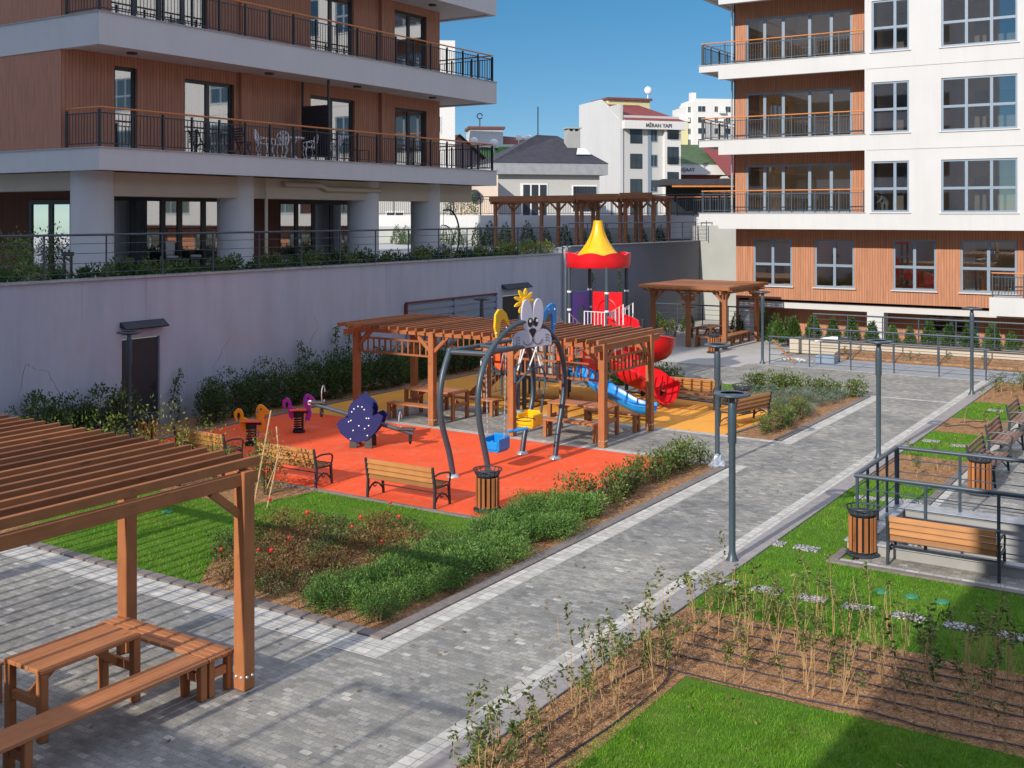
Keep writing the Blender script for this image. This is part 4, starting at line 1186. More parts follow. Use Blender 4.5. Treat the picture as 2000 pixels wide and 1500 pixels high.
# rabbit board, turned slightly away from the frame plane
ra = R(90 - 11.6); e = Vector((math.cos(ra), math.sin(ra), 0)); nn = Vector((e.y, -e.x, 0)); O = Vector((-12.62, 20.3, 2.6))
fr = lambda u, v, t: O + e*u + Vector((0, 0, v)) + nn*t
def ell(cx, cy, a, c, n=20, rot=0): return [(cx + a*math.cos(2*PI*i/n)*math.cos(rot) - c*math.sin(2*PI*i/n)*math.sin(rot), cy + a*math.cos(2*PI*i/n)*math.sin(rot) + c*math.sin(2*PI*i/n)*math.cos(rot)) for i in range(n)]
muz = [(-.6, .0), (-.6, .13), (-.56, .26), (-.47, .33), (-.37, .36), (-.24, .37), (-.18, .4), (-.2, .47), (.2, .47), (.18, .4), (.24, .37), (.37, .36), (.47, .33), (.56, .26), (.6, .13), (.6, .0)]
b = MB(); b.prism(muz, fr, -.02, .02); rb = put(b, 'rabbit_board', M['rabbit'], sw, bevel=.004)
for s in (-1, 1):
    b = MB(); b.prism(ell(s*.17, .68, .165, .35, 24, -s*.06), fr, -.022, .0235 + .002*s); put(b, 'rabbit_ear', M['rabbit'], rb, bevel=.004)
    b = MB(); b.prism(ell(s*.085, .53, .075, .1), fr, .025, .029); put(b, 'eye', M['blackpaint'], rb)
    b = MB(); b.prism(ell(s*.105 + .02, .56, .03, .035, 12), fr, .0295, .033); put(b, 'eye_glint', M['white_pl'], rb)
b = MB(); b.prism([(-.13, .37), (-.05, .4), (.05, .4), (.13, .37), (.02, .21), (-.02, .21)], fr, .021, .025); put(b, 'nose', M['blackpaint'], rb)
b = MB()
for s in (-1, 1):
    b.tube([fr(u, v, .024) for u, v in [(0, .21), (s*.02, .12), (s*.09, .06), (s*.18, .05), (s*.26, .09), (s*.29, .15)]], .007, 5)
    for k in range(3): b.tube([fr(s*(.4 + .02*i), .22 - k*.06 + .02*i - .002*i*i*2, .024) for i in range(7)], .0045, 4)
put(b, 'mouth_lines', M['blackpaint'], rb)
# coloured wing boards on the arch shoulders and the flower behind the rabbit's ears
YW = [(19.1, 2.8), (18.99, 3.12), (19.02, 3.38), (19.14, 3.48), (19.28, 3.47), (19.43, 3.37), (19.55, 3.12), (19.49, 3.1), (19.35, 3.25), (19.26, 3.27), (19.2, 3.2), (19.17, 3.05), (19.16, 2.8)]
BW = [(20.8, 3.1), (20.93, 3.28), (21.14, 3.43), (21.28, 3.47), (21.42, 3.45), (21.46, 3.28), (21.44, 3.05), (21.37, 2.75), (21.29, 2.8), (21.29, 3.18), (21.23, 3.25), (21.1, 3.23), (21.01, 3.14), (20.93, 3.08)]
b = MB(); b.prism(YW, lambda u, v, t: (-12.72 + t, u, v), -.025, .025); wg = put(b, 'yellow_wing', M['yellow_pl'], sw, bevel=.006)
b = MB(); b.prism(BW, lambda u, v, t: (-12.72 + t, u, v), -.025, .025); wg2 = put(b, 'blue_wing', M['blue_pl'], sw, bevel=.006)
for q_ in ((-12.69, 21.1, 3.34), (-12.69, 21.36, 3.33), (-12.69, 21.35, 3.0)):
    b = MB(); b.sphere(q_, .02); put(b, 'bolt_cap', M['white_pl'], wg2)
for q_ in ((-12.69, 19.02, 3.0), (-12.69, 19.4, 3.08)):
    b = MB(); b.sphere(q_, .02); put(b, 'bolt_cap', M['white_pl'], wg)
fl = []
for i in range(9):
    for (da, r) in ((-.3, .13), (-.22, .2), (-.08, .26), (.03, .285), (.16, .23), (.26, .16)): fl.append((r*math.cos(2*PI*i/9 + da), r*math.sin(2*PI*i/9 + da)))
FY, FZ = 20.17, 3.58
b = MB(); b.prism(fl, lambda u, v, t: (-12.74 + .75*u*.35 + t*.9, FY + u*1.05, FZ + v), -.02, .02); fw_ = put(b, 'sunflower', M['yellow_pl'], sw, bevel=.006)
b = MB(); b.prism(ell(0, 0, .1, .1, 18), lambda u, v, t: (-12.71 + .26*u + t*.9, FY + u*1.05, FZ + v), .0, .03); put(b, 'flower_centre', M['yellow_pl'], fw_, bevel=.008)
b = MB(); b.tube([(-12.74, 20.02, 3.13), (-12.74, 20.0, 3.3)], .03, 6); put(b, 'flower_stem', M['steel'], sw, smooth=True)
def bucket(m, cx, cy, cz, par_t):
    b = MB(); b.box(cx - .19, cx + .19, cy - .2, cy + .2, cz, cz + .05); b.box(cx - .22, cx - .17, cy - .22, cy + .22, cz + .04, cz + .3)
    b.box(cx + .17, cx + .22, cy - .22, cy + .22, cz + .04, cz + .3); b.box(cx - .17, cx + .17, cy + .17, cy + .22, cz + .05, cz + .34); b.box(cx - .17, cx + .17, cy - .22, cy - .17, cz + .05, cz + .22)
    b.box(cx - .035, cx + .035, cy - .18, cy - .1, cz + .05, cz + .24)
    return put(b, 'bucket_seat', M[m], par_t, bevel=.045, bseg=4)
def chains(xs, cy, z0, z1, m='galv'):
    b = MB()
    for x, xt in xs:
        n = 34
        for i in range(n):
            t = (i + .5)/n; p = Vector((x*(1-t) + xt*t, cy, z0*(1-t) + z1*t)); d = (z1 - z0)/n*.62
            if i % 2: b.box(p.x - .014, p.x + .014, p.y - .004, p.y + .004, p.z - d, p.z + d)
            else: b.box(p.x - .004, p.x + .004, p.y - .014, p.y + .014, p.z - d, p.z + d)
    return b
for (m, y, z, nm) in (('blue_pl', 19.7, .42, 'b'), ('yellow_pl', 21.05, .72, 'y')):
    b = MB(); b.tube([(-13.58, y, 2.62), (-12.7, y, 2.62)], .04, 8); put(b, 'hanger_bar', M['steel'], sw, smooth=True)
    bs = bucket(m, -13.15, y, z, sw)
    if nm == 'b':
        put(chains([(-13.36, -13.42)], y, z + .3, 2.6), 'chain', M['galv'], sw); put(chains([(-12.94, -12.9)], y, z + .3, 2.6), 'chain', M['galv'], sw)
        b = MB(); b.tube([(-13.0, y + .25, z + .38), (-12.75, y + .62, z + .42)], .035, 8); put(b, 'seat_arm', M['blue_pl'], sw, smooth=True)
        b = MB(); b.tube(arc((-12.75, y + .55, z + .62), .2, 20, 340, 14, 'xy'), .012, 6); put(b, 'hand_ring', M['iron'], sw, smooth=True)
    else:
        for s in (-1, 1):
            b = MB(); b.tube(spline([(-13.15 + s*.03, y - .55, 1.75), (-13.15 + s*.2, y - .3, 2.02), (-13.15 + s*.3, y, 2.06), (-13.15 + s*.34, y + .1, 1.8), (-13.15 + s*.33, y, 1.3), (-13.15 + s*.3, y, z + .34)], 5), .026, 8); put(b, 'hanger_arm', M['steel'], sw, smooth=True)
        b = MB()
        for (x, yy, xt) in ((-13.45, y, -13.3), (-12.85, y, -13.0), (-13.12, y - .55, -13.2), (-13.0, y - .3, -12.9)): b.tube([(x, yy, 2.03), (xt, y - .05, 2.6)], .016, 6)
        put(b, 'ropes', M['cushion'], sw, smooth=True)

# seesaw with navy boards
ss = thing('seesaw', 'seesaw with two navy-blue animal-shaped boards and wire handles on the orange surface', 'seesaw', (-17.1, 20.1, 0))
C0 = Vector((-17.15, 20.05, 0)); dx = Vector((.9, .43, 0)).normalized(); dn = Vector((dx.y, -dx.x, 0))
out = [(-.52, .56), (-.42, .33), (-.25, .2), (-.03, .13), (.18, .2), (.35, .38), (.46, .55), (.53, .76), (.42, .83), (.29, .77), (.31, .88), (.28, 1.0), (.2, 1.09), (.1, 1.145), (.07, 1.19), (.02, 1.26), (-.02, 1.25), (-.01, 1.16), (-.1, 1.13), (-.19, 1.05), (-.245, .94), (-.265, .82), (-.25, .7), (-.3, .715), (-.39, .69), (-.47, .63)]
for s, nm in ((1, 'side_board'), (-1, 'side_board')):
    f_ = lambda u, v, t: C0 + dx*u*1.06 + dn*(s*.23 + t) + Vector((0, 0, v))
    b = MB(); b.prism(out, f_, -.017, .017); o = put(b, nm, M['navy_pl'], ss, bevel=.006)
    b = MB()
    for (u, v) in ((-.03, .98), (.06, .97), (.11, .91), (-.12, .92), (-.17, .85), (-.24, .62), (-.19, .65), (-.01, .53), (-.14, .42), (.12, .47), (.21, .54), (.21, .71), (.16, .71), (.18, .31), (-.2, .22)):
        p = f_(u, v, s*.02); b.sphere(p, .019, 8, 4)
    put(b, 'bolt_caps', M['white_pl'], o, smooth=True)
    for u in (-.16, .2):
        b = MB(); b.prism([(u - .09, 0.004), (u + .09, .004), (u + .08, .26), (u - .08, .26)], lambda a, v, t: C0 + dx*a + dn*(s*.19 + t) + Vector((0, 0, v)), -.03, .03); put(b, 'foot_block', M['deckgrey'], ss)
bm = lambda u: C0 + dx*u + Vector((0, 0, .66 - u*.27))
b = MB(); b.tube([bm(-1.22), bm(1.22)], .05, 10); put(b, 'beam', M['steel'], ss, smooth=True)
for u in (-1.08, 1.05):
    P0 = bm(u)
    b = MB(); b.obox(P0 + Vector((0, 0, .065)), .42, .2, .04, Matrix((dx, -dn, Vector((0, 0, 1)))).transposed()); put(b, 'seat', M['deckgrey'], ss, bevel=.01)
    b = MB(); b.tube([P0 + dx*(-.14 if u > 0 else .14) + dn*(.14*math.cos(a)) + Vector((0, 0, .26 + .2*math.sin(a))) for a in [R(-130 + 25*i - 0) + PI*.0 for i in range(0, 13)]][0:13], .014, 6); put(b, 'handle_loop', M['galv'], ss, smooth=True)
    b = MB(); b.tube([P0 + dx*.1 + dn*(.08*math.cos(a)) + Vector((0, 0, -.17 + .1*math.sin(a))) for a in [2*PI*i/12 for i in range(12)]], .025, 6, closed=True); put(b, 'tyre_stop', M['black'], ss, smooth=True)
b = MB(); b.sphere(bm(-1.26), .06, 10, 7); put(b, 'end_ball', M['white_pl'], ss, smooth=True)

# spring riders
def spring_rider(label, loc, rz, m):
    t = thing('spring_rider', label, 'spring rider', loc, rz)
    hx = []
    for i in range(73):
        a = 2*PI*i/12; hx.append((.095*math.cos(a), .095*math.sin(a), .05 + .3*i/72))
    b = MB(); b.tube(hx, .016, 6); b.build('spring', M['black'], t, smooth=True)
    b = MB(); b.lathe([(.13, .004), (.13, .05), (.08, .07)], 14); b.build('base_plate', M['black'], t, smooth=True)
    b = MB(); b.lathe([(.08, .33), (.11, .36), (.11, .44), (.05, .45)], 12); b.build('spring_cap', M['black'], t, smooth=True)
    f_ = lambda u, v, q: (u, q, v)
    tail = [(-.3, .48), (-.345, .6), (-.33, .68), (-.27, .735), (-.2, .72), (-.16, .65), (-.15, .56), (-.06, .52), (-.09, .34), (-.14, .27), (-.2, .33), (-.23, .49), (-.21, .6), (-.235, .655), (-.275, .635), (-.28, .56), (-.265, .48)]
    head = [(.09, .62), (.1, .73), (.14, .8), (.2, .815), (.26, .77), (.35, .68), (.35, .62), (.27, .6), (.24, .52), (.27, .42), (.25, .32), (.22, .24), (.13, .28), (.15, .4), (.14, .5)]
    b = MB(); b.prism(tail, f_, -.022, .022); b.build('tail_board', M[m], t, bevel=.006)
    b = MB(); b.prism(head, f_, -.023, .023); hb = b.build('head_board', M[m], t, bevel=.006)
    b = MB(); b.sphere((.2, -.026, .72), .02, 8, 4, (1, .3, 1)); b.sphere((.2, .026, .72), .02, 8, 4, (1, .3, 1)); b.build('eye', M['blackpaint'], hb)
    b = MB(); b.box(-.19, .17, -.11, .11, .46, .5); b.build('seat', M['tang_pl'], t, bevel=.01)
    b = MB(); b.box(-.1, .21, -.05, .05, .41, .455); b.build('seat_bracket', M['navy_pl'], t)
    b = MB(); b.tube([(.14, -.16, .68), (.14, .16, .68)], .016, 8); b.tube([(.16, -.17, .27), (.16, .17, .27)], .018, 8); b.build('grip_bars', M['dblue_pl'], t, smooth=True)
    return t
r1 = spring_rider('orange dog-shaped spring rider on the shaded left end of the red surface', (-19.45, 18.75, .003), R(36), 'orange_pl'); r1.scale = (1.18,)*3
r2 = spring_rider('magenta dog-shaped spring rider behind the orange one, next to the seesaw end', (-19.6, 20.5, .003), R(38), 'purple_pl'); r2.scale = (1.18,)*3

# play tower with roof, slides and lower deck
pt = thing('play_tower', 'play tower with yellow pointed roof, red spiral slide and blue wavy slide', 'playground', (-16.5, 30.4, 0))
TX, TY = -16.5, 30.4
for k, (sx, sy) in enumerate(((-1, -1), (1, -1), (1, 1), (-1, 1))):
    b = MB(); b.tube([(TX + sx*.65, TY + sy*.65, .0), (TX + sx*.65, TY + sy*.65, 3.9)], .06, 12); p = put(b, 'post', M['steel'], pt, smooth=True)
    b = MB()
    for z in (1.95, 2.5, 3.05): b.lathe([(.066, z), (.072, z + .02), (.066, z + .06)], 12, (TX + sx*.65, TY + sy*.65, 0))
    put(b, 'clamp', M['white_pl'], p, smooth=True)
# scalloped rim
n = 64; v = []; rr = []
for i in range(n):
    a = 2*PI*i/n; r = .98 + .0*math.cos(8*a); z1 = 4.2 + .085*abs(math.sin(4*a + .5))
    rr.append((a, r, z1))
b = MB(); k = len(b.v)
for (a, r, z1) in rr:
    c, s = math.cos(a), math.sin(a)
    b.v += [(TX + (r-.03)*c, TY + (r-.03)*s, 3.82), (TX + r*c, TY + r*s, 3.86), (TX + (r+.015)*c, TY + (r+.015)*s, 4.05), (TX + (r+.03)*c, TY + (r+.03)*s, z1), (TX + (r-.05)*c, TY + (r-.05)*s, z1), (TX + (r-.09)*c, TY + (r-.09)*s, 3.84)]
for i in range(n):
    for j in range(6):
        j2 = (j + 1) % 6; i2 = (i + 1) % n
        b.f.append((i*6 + j, i2*6 + j, i2*6 + j2, i*6 + j2))
put(b, 'roof_rim', M['red_pl'], pt, smooth=True)
# yellow pointed roof: flared cone with flutes and a wavy hem
b = MB(); NR = 48; rows_ = 14
for j in range(rows_ + 1):
    t = j/rows_; z = 5.26 - 1.3*t; r = .14 + .1*t + .66*t**2.1
    for i in range(NR):
        a = 2*PI*i/NR; q = r*(1 + .05*t*math.cos(8*a)); zz = z - (.1*t**6)*math.cos(8*a)
        b.v.append((TX + q*math.cos(a), TY + q*math.sin(a), zz))
for j in range(rows_):
    for i in range(NR): b.f.append((j*NR + i, j*NR + (i+1) % NR, (j+1)*NR + (i+1) % NR, (j+1)*NR + i))
b.f.append(tuple(range(NR)))
put(b, 'roof_cone', M['yellow_pl'], pt, smooth=True)
b = MB()
for i in range(4):
    a = PI/4 + i*PI/2 + .4; pp = []
    for j in range(13):
        t = j/12*.97; r = (.14 + .1*t + .66*t**2.1)*(1 + .05*t*math.cos(8*a)) + .006; pp.append((TX + r*math.cos(a + .35*t), TY + r*math.sin(a + .35*t), 5.26 - 1.3*t))
    b.tube(pp, .012, 5)
put(b, 'roof_seam', plain('dark yellow seam', (.5, .24, .005, 1), .4), pt)
b = MB(); b.box(TX - .62, TX + .62, TY - .62, TY + .62, 1.7, 1.78); put(b, 'platform', M['deckgrey'], pt)
# panels
b = MB()
pan = lambda u, v, t: (TX - .5 + u, TY - .62 + t, v)
def arched_panel(x0, x1, z0, z1, f_, hole, m, name):
    b = MB(); hx0, hx1, hz = hole
    outer = [(x0, z0), (hx0, z0), (hx0, hz)] + [((hx0+hx1)/2 - (hx1-hx0)/2*math.cos(PI*i/8), hz + (hx1-hx0)/2*math.sin(PI*i/8)) for i in range(1, 8)] + [(hx1, hz), (hx1, z0), (x1, z0), (x1, z1), (x0, z1)]
    b.prism(outer, f_, -.02, .02); return put(b, name, M[m], pt, bevel=.005)
b = MB(); b.box(TX - .52, TX + .52, TY + .6, TY + .64, 1.79, 3.02); rp = put(b, 'red_panel', M['red_pl'], pt, bevel=.008)
b = MB(); b.tube([(TX - .34, TY + .595, 1.85)] + [(TX - .34*math.cos(PI*i/14), TY + .595, 2.42 + .38*math.sin(PI*i/14)) for i in range(15)] + [(TX + .34, TY + .595, 1.85)], .035, 8); put(b, 'arch_relief', M['red_pl'], rp, smooth=True)
arched_panel(-.55, .55, 1.75, 3.05, lambda u, v, t: (TX - .62 + t, TY + u, v), (-.2, .24, 2.4), 'dblue_pl', 'blue_panel')
def guard(p, q, z0, z1, n, name='guard_rail', sl=0):
    b = MB(); p = Vector(p); q = Vector(q)
    def at(t, z): return p + (q - p)*t + Vector((0, 0, z))
    b.tube([at(0, z0), at(0, z1 - sl), at(1, z1), at(1, z0)], .022, 8); b.tube([at(0, z0 + .08), at(1, z0 + .08)], .016, 6)
    for i in range(1, n): b.tube([at(i/n, z0 + .08), at(i/n, z1 - sl*(1 - i/n))], .012, 6)
    put(b, name, M['white_pl'], pt, smooth=True)
guard((TX - .1, TY - .68, 0), (TX + .6, TY - .68, 0), 1.78, 2.5, 6, sl=.0)
guard((TX + .68, TY - .55, 0), (TX + .68, TY - .1, 0), 1.78, 2.5, 5)
guard((TX + .7, TY + .2, 0), (TX + 1.1, TY + .2, 0), 1.8, 2.75, 3, sl=.25)
guard((TX + .7, TY - .45, 0), (TX + 1.1, TY - .45, 0), 1.8, 2.75, 3, sl=.25)
guard((TX - .66, TY - .7, 0), (TX - .66, TY - 1.6, 0), 1.3, 2.5, 4, sl=.5); guard((TX - .1, TY - .7, 0), (TX - .1, TY - 1.6, 0), 1.3, 2.5, 4, sl=.5)
# stairs from the lower deck to the tower
b = MB()
for i in range(4): b.box(TX - .62, TX - .14, TY - 1.55 + i*.22, TY - 1.33 + i*.22, 1.02 + i*.17, 1.06 + i*.17)
put(b, 'steps', M['deckgrey'], pt)
# lower deck
DX0, DX1, DY0, DY1 = -18.0, -15.45, 26.45, 28.85
b = MB(); b.box(DX0, DX1, DY0, DY1, .88, .96); put(b, 'lower_deck', M['deckgrey'], pt)
for (x, y, h) in ((DX0, DY0, 2.0), (DX1, DY0, 1.9), (DX1, DY1, 2.1), (DX0, DY1, 2.1), (-16.7, DY0, 1.9), (-16.7, DY1, 2.1)):
    b = MB(); b.tube([(x, y, 0), (x, y, h)], .065, 12); p = put(b, 'post', M['steel'], pt, smooth=True)
    b = MB(); b.sphere((x, y, h), .085, 10, 6, (1, 1, .7)); put(b, 'cap', M['galv'], p, smooth=True)
b = MB()
for i in range(3): b.tube([(-16.47 + i*.3, DY0 + .1, 1.05), (-16.47 + i*.3, DY0 + .1, 1.8)], .1, 12)
put(b, 'play_tubes', M['galv'], pt, smooth=True)
b = MB(); b.prism(ell(0, 0, .3, .38, 18), lambda u, v, t: (-17.45 + u, DY0 + t, 1.4 + v), -.02, .02); put(b, 'orange_panel', M['tang_pl'], pt)
b = MB(); b.box(-17.05, -16.5, DY1 - .03, DY1 + .03, 1.0, 2.15); put(b, 'orange_box', M['tang_pl'], pt)
b = MB(); b.prism([(-.55, 0), (.55, 0), (.55, .62), (-.55, .62)], lambda u, v, t: (DX0 - .0 + t, DY0 + 1.7 + u, .98 + v), -.02, .02); put(b, 'red_panel', M['red_pl'], pt)
b = MB(); b.box(-15.5, -15.42, 27.5, 28.75, .98, 1.6); put(b, 'red_panel', M['red_pl'], pt)
guard((DX0 - .1, DY0 - .1, 0), (DX0 - .1, DY0 + 1.0, 0), .2, 1.3, 6)
b = MB()
for i in range(5): b.bar((DX0 - .95 + .19*i, DY0 + .55, .12 + .19*i), (DX0 - .95 + .19*i, DY0 + 1.25, .12 + .19*i), .2, .04)
b.bar((DX0 - 1.1, DY0 + .53, 0), (DX0 - .02, DY0 + .53, .95), .04, .12); b.bar((DX0 - 1.1, DY0 + 1.27, 0), (DX0 - .02, DY0 + 1.27, .95), .04, .12)
put(b, 'entry_steps', M['wood_x'], pt)
b = MB(); b.box(-17.7, -17.4, 29.2, 29.4, 1.9, 2.4); put(b, 'black_box', M['black'], pt)

def trough(path, wd, dep, th=.03, ns=9, lip=.03, open_from=0):
    """U-shaped slide channel swept along path"""
    b = MB(); P = [Vector(p) for p in path]; N = len(P); prof = []
    for k in range(ns):
        a = PI + PI*k/(ns - 1); prof.append((wd*math.cos(a), dep*(1 + math.sin(a))))
    prof = [(-wd - lip, dep)] + prof + [(wd + lip, dep)]
    full = prof + [(x*(1 + th/wd), z - th) for x, z in prof[::-1]]
    m = len(full)
    for i in range(N):
        d = (P[min(i+1, N-1)] - P[max(i-1, 0)]); d.z = 0; d.normalize(); s = Vector((-d.y, d.x, 0))
        for x, z in full: b.v.append(tuple(P[i] + s*x + Vector((0, 0, z))))
    for i in range(N - 1):
        for k in range(m):
            k2 = (k + 1) % m; b.f.append((i*m + k, i*m + k2, (i+1)*m + k2, (i+1)*m + k))
    b.f.append(tuple(range(m))[::-1]); b.f.append(tuple(range((N-1)*m, N*m)))
    return b
hp = []; cx, cy, hr = -14.9, 30.25, .56
hp.append((-15.85, cy - .1, 1.82)); 
for i in range(0, 46):
    a = R(200 + 430*i/45); hp.append((cx + hr*math.cos(a), cy + hr*math.sin(a), 1.72 - 1.34*i/45))
hp += [(-14.2, 29.3, .3), (-13.85, 28.95, .22), (-13.45, 28.6, .18), (-13.25, 28.4, .18)]
b = trough(hp, .38, .6, .035); put(b, 'spiral_slide', M['red_pl'], pt, smooth=True)
b = MB(); b.tube([(cx, cy, 0), (cx, cy, 2.3)], .06, 10); put(b, 'slide_post', M['black_rail'], pt, smooth=True)
b = MB(); b.box(-15.86, -15.2, cy - .55, cy - .5, 1.75, 2.15); b.box(-15.86, -15.2, cy + .35, cy + .4, 1.75, 2.15); put(b, 'slide_side', M['red_pl'], pt, bevel=.01)
bp = [(-15.5, 27.0, .93), (-15.25, 27.0, .92), (-14.95, 26.98, .8), (-14.6, 26.94, .62), (-14.3, 26.9, .5), (-14.0, 26.9, .38), (-13.7, 26.92, .24), (-13.45, 26.95, .15), (-13.2, 26.97, .12), (-13.0, 26.98, .12)]
b = trough(spline(bp, 4), .33, .27); put(b, 'wavy_slide', M['blue_pl'], pt, smooth=True)
b = MB(); b.tube([(-14.6, 26.94, 0), (-14.6, 26.94, .6)], .04, 8); put(b, 'slide_post', M['black_rail'], pt, smooth=True)
# spinner pole
sp = thing('climbing_pole', 'thick grey climbing pole with curved arms on the yellow surface, behind the swing', 'playground', (-16.65, 26.0, 0))
b = MB(); b.tube([(-16.65, 26.0, 0), (-16.65, 26.0, 2.05)], .085, 12); put(b, 'pole', M['steel'], sp, smooth=True)
b = MB(); b.lathe([(.2, .004), (.18, .03), (.1, .06)], 14, (-16.65, 26.0, 0)); put(b, 'foot_plate', M['galv'], sp, smooth=True)
for a in (20, 140, 260):
    c, s = math.cos(R(a)), math.sin(R(a))
    b = MB(); b.tube(spline([(-16.65 + c*.08, 26.0 + s*.08, 1.95), (-16.65 + c*.4, 26.0 + s*.4, 1.85), (-16.65 + c*.62, 26.0 + s*.62, 1.4), (-16.65 + c*.62, 26.0 + s*.62, .5)], 5), .025, 8); put(b, 'curved_arm', M['steel'], sp, smooth=True)
# ---------------------------------------------------------------- light well on the right
lw_ = thing('light_well', 'sunken concrete light well with grey marble coping behind the right foreground bench', 'light well', (-4.95, 18.15, 0))
b = MB(); X0, X1, Y0, Y1_ = PIT
b.box(X0 - .12, X0, Y0, Y1_, -2.6, .16); b.box(X0 - .12, X1, Y1_, Y1_ + .12, -2.6, .16); b.box(X0 - .12, X1, Y0 - .12, Y0, -2.6, .16); b.box(X0, X1, Y0, Y1_, -2.7, -2.6)
wb_(b, 'pit_wall', M['pit_wall'], lw_)
b = MB(); b.box(X0 - .32, X0 + .03, Y0 - .16, Y1_ + .4, .165, .205); b.box(X0 + .035, X1, Y1_ - .03, Y1_ + .4, .165, .205); b.box(X0 + .035, X1, Y0 - .16, Y0 + .03, .165, .205)
wb_(b, 'coping', M['coping'], lw_, bevel=.006)
b = MB(); b.box(X0 - .28, X0 - .122, Y0 - .12, Y1_ + .36, -.02, .16); wb_(b, 'outer_face', M['cream'], lw_)
fa = Face((0, 18.12), (1, 0), (0, -1))
horiz_rail('guard_railing', 'dark blue-grey railing on the near side of the light well, right behind the bench', fa, -5.1, 0.2, .2, 1.02, 4, .97, .026)
fb = Face((0, 20.72), (1, 0), (0, -1))
horiz_rail('guard_railing', 'dark blue-grey railing on the far side of the light well', fb, -5.1, 0.2, .2, 1.02, 4, .97, .026)
fc = Face((-5.12, 0), (0, 1), (1, 0))
horiz_rail('guard_railing', 'dark blue-grey railing along the lawn side of the light well', fc, 18.2, 20.65, .2, 1.02, 4, .62, .026)

# stepping pads of white gravel in the lawn
for i, (x, y) in enumerate(PADS):
    b = MB(); hx, hy = (.2, .125)
    pts = [(hx*sx*rnd.uniform(.92, 1.05), hy*sy*rnd.uniform(.92, 1.05)) for sx, sy in ((-1, -1), (0, -1.05), (1, -1), (1.04, 0), (1, 1), (0, 1.04), (-1, 1), (-1.03, 0))]
    b.prism(pts, lambda u, v, t: (u, v, t), -.02, .022)
    tag(b.build('stepping_pad', M['gravel'], loc=(x, y, 0)), 'rectangular stepping pad of white gravel set into the green lawn', 'stepping stone', 'white gravel stepping pads in the right lawn')
for i, (x, y) in enumerate([(-4.24, 16.3), (-3.83, 16.33), (-3.42, 16.33), (-16.3, 13.66)]):
    b = MB(); b.lathe([(.1, 0), (.095, .02), (.07, .026)], 14); b.box(-.04, .04, -.025, .025, .026, .034)
    tag(b.build('valve_cover', M['cover'], loc=(x, y, .012)), ['round green irrigation cover in the right lawn, leftmost of the three', 'round green irrigation cover in the right lawn, middle of the three', 'round green irrigation cover in the right lawn, nearest the bench', 'round green irrigation cover in the left lawn beyond the big pergola'][i], 'valve cover')

# ---------------------------------------------------------------- far fence, ramp rail, planter
f1 = Face((0, 39.22), (1, 0), (0, -1))
horiz_rail('ramp_railing', 'long blue-grey railing across the far end of the path, in front of the ramp', f1, -14.2, 2, .02, 1.0, 4, 1.45, .024)
f2 = Face((0, 41.9), (1, 0), (0, -1))
horiz_rail('ramp_railing', 'blue-grey railing behind the ramp, between the long front railing and the planter', f2, -13.6, 2, .02, 1.1, 4, 1.5, .024)
f3 = Face((0, 43.4), (1, 0), (0, -1))
horiz_rail('planter_railing', 'blue-grey railing on top of the cream planter wall with small conifers', f3, -13.9, 2, .55, 1.0, 4, 1.35, .024)
f4 = Face((0, 47.8), (1, 0), (0, -1))
horiz_rail('terrace_railing', 'dark railing behind the far pergola, before the grey end wall', f4, -23, -18.0, .3, 1.0, 4, 1.4, .024)
pl = thing('planter', 'long low cream planter wall with a row of small conifers below the white building', 'planter', (-14.5, 43.3, 0))
b = MB(); b.box(-14.8, 6, 43.15, 43.35, 0, .55); b.box(-14.8, -14.6, 43.35, 45, 0, .55); wb_(b, 'wall', M['cream'], pl)
b = MB(); b.box(-14.6, 6, 43.36, 44.8, .4, .5); wb_(b, 'soil', M['soil'], pl)
b = MB(); b.box(-14.84, 6, 43.12, 43.4, .552, .59); wb_(b, 'coping', M['white_stone'], pl)
b = MB(); b.prism([(42.15, 0), (42.25, .1), (43.14, .27), (43.14, 0)], lambda u, v, t: (t, u, v), -12.8, 6); o = b.build('far_bed', M['soil']); o['kind'] = 'structure'
dp = thing('duct_pipe', 'white elbow duct pipe on a bent grey stand beside the far railing', 'pipe', (-12.6, 41.2, 0))
b = MB(); b.tube(spline([(-13.1, 41.1, .75), (-12.8, 41.1, .82), (-12.55, 41.15, .85), (-12.3, 41.2, .85)], 4), [.06]*4 + [.07]*4 + [.09]*5, 12); wb_(b, 'duct', M['pipe'], dp, smooth=True)
b = MB(); b.tube(spline([(-12.25, 41.2, 0), (-12.25, 41.2, .7), (-12.15, 41.2, .9), (-11.95, 41.2, .92)], 4), .035, 8); wb_(b, 'stand', M['rail'], dp, smooth=True)
dp2 = thing('concrete_block', 'pile of rubble and a broken concrete block behind the far railing', 'rubble', (-13.2, 40.6, 0))
b = MB(); b.box(-12.9, -12.2, 40.4, 40.9, .01, .3); wb_(b, 'block', M['frame'], dp2, bevel=.02)
b = MB()
for i in range(60):
    a = rnd.uniform(0, 6.28); r = rnd.uniform(0, .7); b.sphere((-13.7 + r*math.cos(a), 40.6 + .5*r*math.sin(a), .03 + .1*(.7 - r)), rnd.uniform(.02, .07), 6, 4, (1, .8, .7))
o = wb_(b, 'stones', M['white_stone'], dp2); o['kind'] = 'stuff'
b = MB(); b.bar((-14.15, 39.4, .9), (-13.4, 39.6, .05), .03, .06)
tag(b.build('wooden_plank', M['bench_x']), 'loose wooden plank leaning on the end of the far railing', 'plank')

